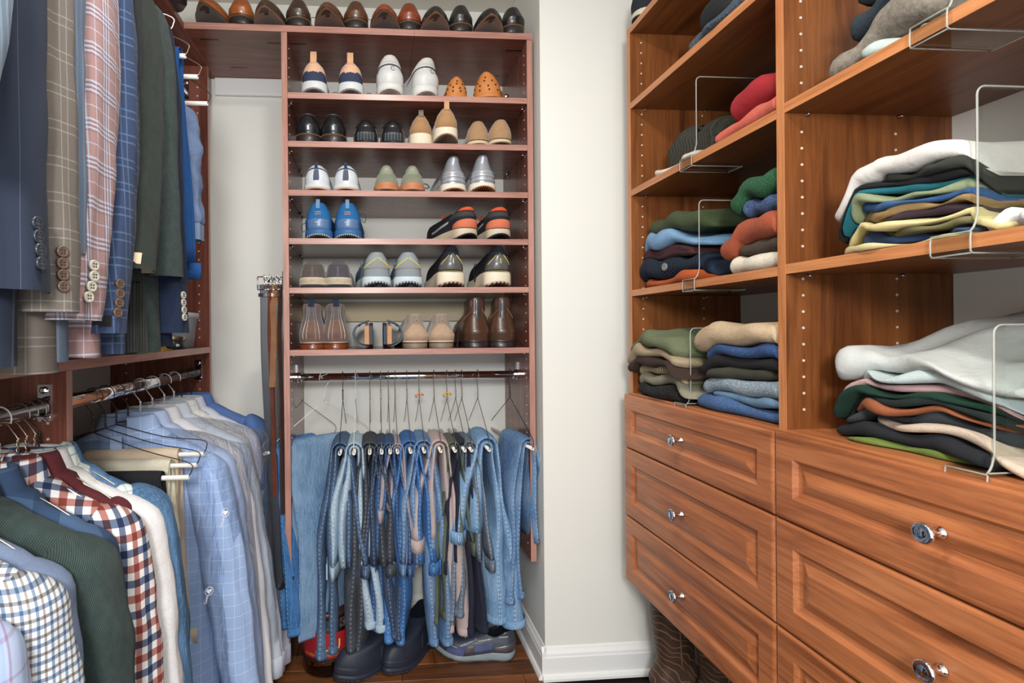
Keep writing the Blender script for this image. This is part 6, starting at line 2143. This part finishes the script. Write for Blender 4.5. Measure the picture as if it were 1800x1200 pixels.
def boat_shoe(label, px, py, rot, front):
    p = at(px, py, Z=0.0)
    o = thing('boat_shoe', label, 'shoe', (p[0], p[1], 0.0006), rot, 'navy boat shoes on the floor')
    s = Shoe(L=0.285, W=0.104, heel=0.78, H=0.068, sole_h=0.030, sole_f=0.020, bevel=0.012, spring=0.022, throat=0.44, toe_h=0.042, top_w=0.72, dip=0.28, toe=2.1)
    lm = leather((50, 58, 74), 0.55, 0.2)
    s.upper(lm, o)
    s.lining(fabric((26, 30, 42)), o)
    s.midsole(plain((140, 152, 156), 0.6, name='foam'), o)
    s.outsole(tread((48, 50, 54), (84, 88, 92), 40), o)
    for sd in (-1, 1):
        s.patch('quarter_panel', suede((84, 92, 134)), o, (1.85 * sd, 2.35 * sd), lambda q: 0.02, lambda q: 0.42 - 0.2 * q, 0.0018, 11)
        s.patch('side_panel', suede((88, 98, 140)), o, (1.15 * sd, 1.62 * sd), lambda q: 0.16, lambda q: 0.5, 0.0018, 11)
        s.patch('side_strap', leather((72, 60, 58), 0.5), o, (1.62 * sd, 1.82 * sd), lambda q: 0.0, lambda q: 0.52, 0.0022, 7)
        s.patch('heel_panel', leather((72, 64, 70), 0.5), o, (0.3 * sd, 1.1 * sd), lambda q: 0.0, lambda q: 0.42 - 0.12 * q, 0.002, 11)
        for a, b in ((0.75, 1.15), (1.45, 1.9)):
            pts = s.surf(np.linspace(a, b, 10) * sd, np.full(10, 0.80), 0.003)
            Buf().tube(pts, 0.0024, 6).obj('side_lace', plain((190, 194, 190), 0.7), o)
        pts = s.surf(np.linspace(2.1, 2.9, 14) * sd, np.full(14, 0.42), 0.001)
        Buf().tube(pts, 0.0014, 5).obj('toe_stitching', plain((190, 190, 186), 0.8), o)
    top = s.surf(np.array([math.pi]), np.array([0.80]))[0]
    Buf().tube(smooth_path([top + (-0.025, -0.02, 0.0), top + (0, 0.0, 0.012), top + (0.028, -0.015, 0.004)], 14), 0.0022, 6).obj('lace', plain((196, 196, 188), 0.7), o)
    return o


boat_shoe('navy suede boat shoe seen from the side, nearest the baseboard corner', 905, 1152, 1.42, True)
boat_shoe('navy boat shoe standing behind the nearer one', 903, 1092, 1.55, False)


@cached
def tooled(c, c2):
    m = NT('tooled_leather', 0.5, 0.4)
    v = m.coord()
    n = m.n('ShaderNodeTexWave', wave_type='RINGS', rings_direction='SPHERICAL')
    m.t.links.new(m.coord('Object', (1, 1, 0.9)), n.inputs['Vector'])
    n.inputs['Scale'].default_value = 18
    n.inputs['Distortion'].default_value = 9
    n.inputs['Detail'].default_value = 1
    line = m.ramp(n.outputs['Fac'], [(0.90, (0, 0, 0)), (0.97, (255, 255, 255))])
    m.bump(line, 0.5, 0.002)
    f = m.noise(v, 18, 4)
    return m.color(m.mix(m.math('MULTIPLY', line, 0.55), m.mix(f, tuple(int(x * 0.7) for x in c), c), c2))


for X_, Y_, w in ((0.905, 1.60, 'against the wall'), (0.985, 1.50, 'nearer of the two')):
    o = thing('cowboy_boot', 'dark brown stitched cowboy boot standing under the drawers, ' + w, 'boot', (X_ - 0.06, Y_, 0.0006), -math.pi / 2 - 0.1, 'cowboy boots under the drawers')
    zb = ((0, 0.038), (0.2, 0.036), (0.5, 0.014), (0.68, 0.0), (1, 0.0))
    s = Shoe(L=0.30, W=0.104, heel=0.86, H=0.29, sole_h=0.007, sole_f=0.007, zb=zb, throat=0.43, toe_h=0.05, shaft=0.10, dip=0.10, toe=1.5, wid=((0, 1), (0.12, 1.02), (0.3, 0.84), (0.6, 0.98), (1, 1.1)), back=((0, 0), (0.12, -0.008), (0.32, 0.016), (0.7, 0.002), (1, -0.004)))
    tm = tooled((78, 56, 42), (150, 112, 84))
    s.upper(tm, o, m=26)
    s.lining(DARKLIN, o)
    s.midsole(leather((56, 38, 28), 0.4), o, 'welt', low=0.002)
    s.outsole(BLKRUB, o, th=0.003)
    s.heel_block(leather((40, 28, 22), 0.4), o, 0.038)
    for sd in (-1, 1):
        pts = s.surf(np.full(20, 1.57 * sd), np.linspace(0.3, 0.99, 20), 0.002)
        Buf().tube(pts, 0.0022, 6).obj('side_piping', leather((120, 90, 66), 0.4), o)

o = thing('sneaker', 'black sneaker with a cream sole heel on top of the drawer cabinet', 'sneaker', (XC - 0.002, Y1 - 0.03, RZ[0] + T + 0.0006), -math.pi / 2, None)
s = Shoe(W=0.1, H=0.07, sole_h=0.026, sole_f=0.022, bevel=0.006)
s.upper(knitmesh((40, 44, 50)), o)
s.lining(DARKLIN, o)
s.midsole(plain((206, 202, 180), 0.6, name='foam'), o)
s.outsole(BLKRUB, o)

# ------------------------------------------------------------------ printing on the dry cleaner's film
cover = [ob for ob in bpy.data.objects if ob.name.startswith('garment_cover')][0]
bpy.context.view_layer.update()
dg = bpy.context.evaluated_depsgraph_get()
INK = plain((236, 240, 246), 0.6, name='ink')


def print_on(px, py, build):
    """lays a small printed mark on whatever cloth or film the sight line meets"""
    du, dv = px - PX, py - PY
    d = Fv + (_c * du + _s * dv) / FOC * Rv - (-_s * du + _c * dv) / FOC * Uv
    d /= np.linalg.norm(d)
    hit, loc, nrm, _i, ob, _m = scene.ray_cast(dg, Vector(EYE), Vector(d))
    if not hit:
        return
    n = np.array(nrm)
    if n.dot(d) > 0:
        n = -n
    up = np.array([0.14, 0.0, 1.0])
    up = up - n * up.dot(n)
    up /= np.linalg.norm(up)
    rt = np.cross(up, n)
    return np.array(loc) + n * 0.0015 - np.array(cover.location), up, rt


for seg, (xa, ya, xb, yb) in enumerate(((391, 926, 409, 832), (363, 1060, 379, 980))):
    V_all, F_all = [], []

    def put(V, F, px, py):
        r = print_on(px, py, None)
        if r is None:
            return
        c_, up, rt = r
        b = sum(len(v) for v in V_all)
        V_all.append(c_ + V[:, :1] * up - V[:, 1:2] * rt)
        F_all.extend([[b + i for i in f] for f in F])
    for k, ch in enumerate('Custom'):
        V, F = text_mesh(ch, 0.011)
        q = 0.02 + 0.028 * k
        put(V, F, xa + (xb - xa) * q, ya + (yb - ya) * q)
    t_ = np.linspace(0, 2 * np.pi, 25)[:-1]
    ring = np.concatenate([np.stack([0.011 * np.cos(t_), 0.011 * np.sin(t_), 0 * t_], -1), np.stack([0.0095 * np.cos(t_), 0.0095 * np.sin(t_), 0 * t_], -1)])
    put(ring, [[i, (i + 1) % 24, 24 + (i + 1) % 24, 24 + i] for i in range(24)], xa + (xb - xa) * 0.27, ya + (yb - ya) * 0.27)
    heart = np.stack([0.00045 * (13 * np.cos(t_) - 5 * np.cos(2 * t_) - 2 * np.cos(3 * t_) - np.cos(4 * t_)), -0.00045 * 16 * np.sin(t_) ** 3, 0 * t_], -1)
    put(heart, [list(range(24))], xa + (xb - xa) * 0.27, ya + (yb - ya) * 0.27)
    if V_all:
        mesh_obj('film_lettering', np.concatenate(V_all), F_all, INK, cover, None, False)
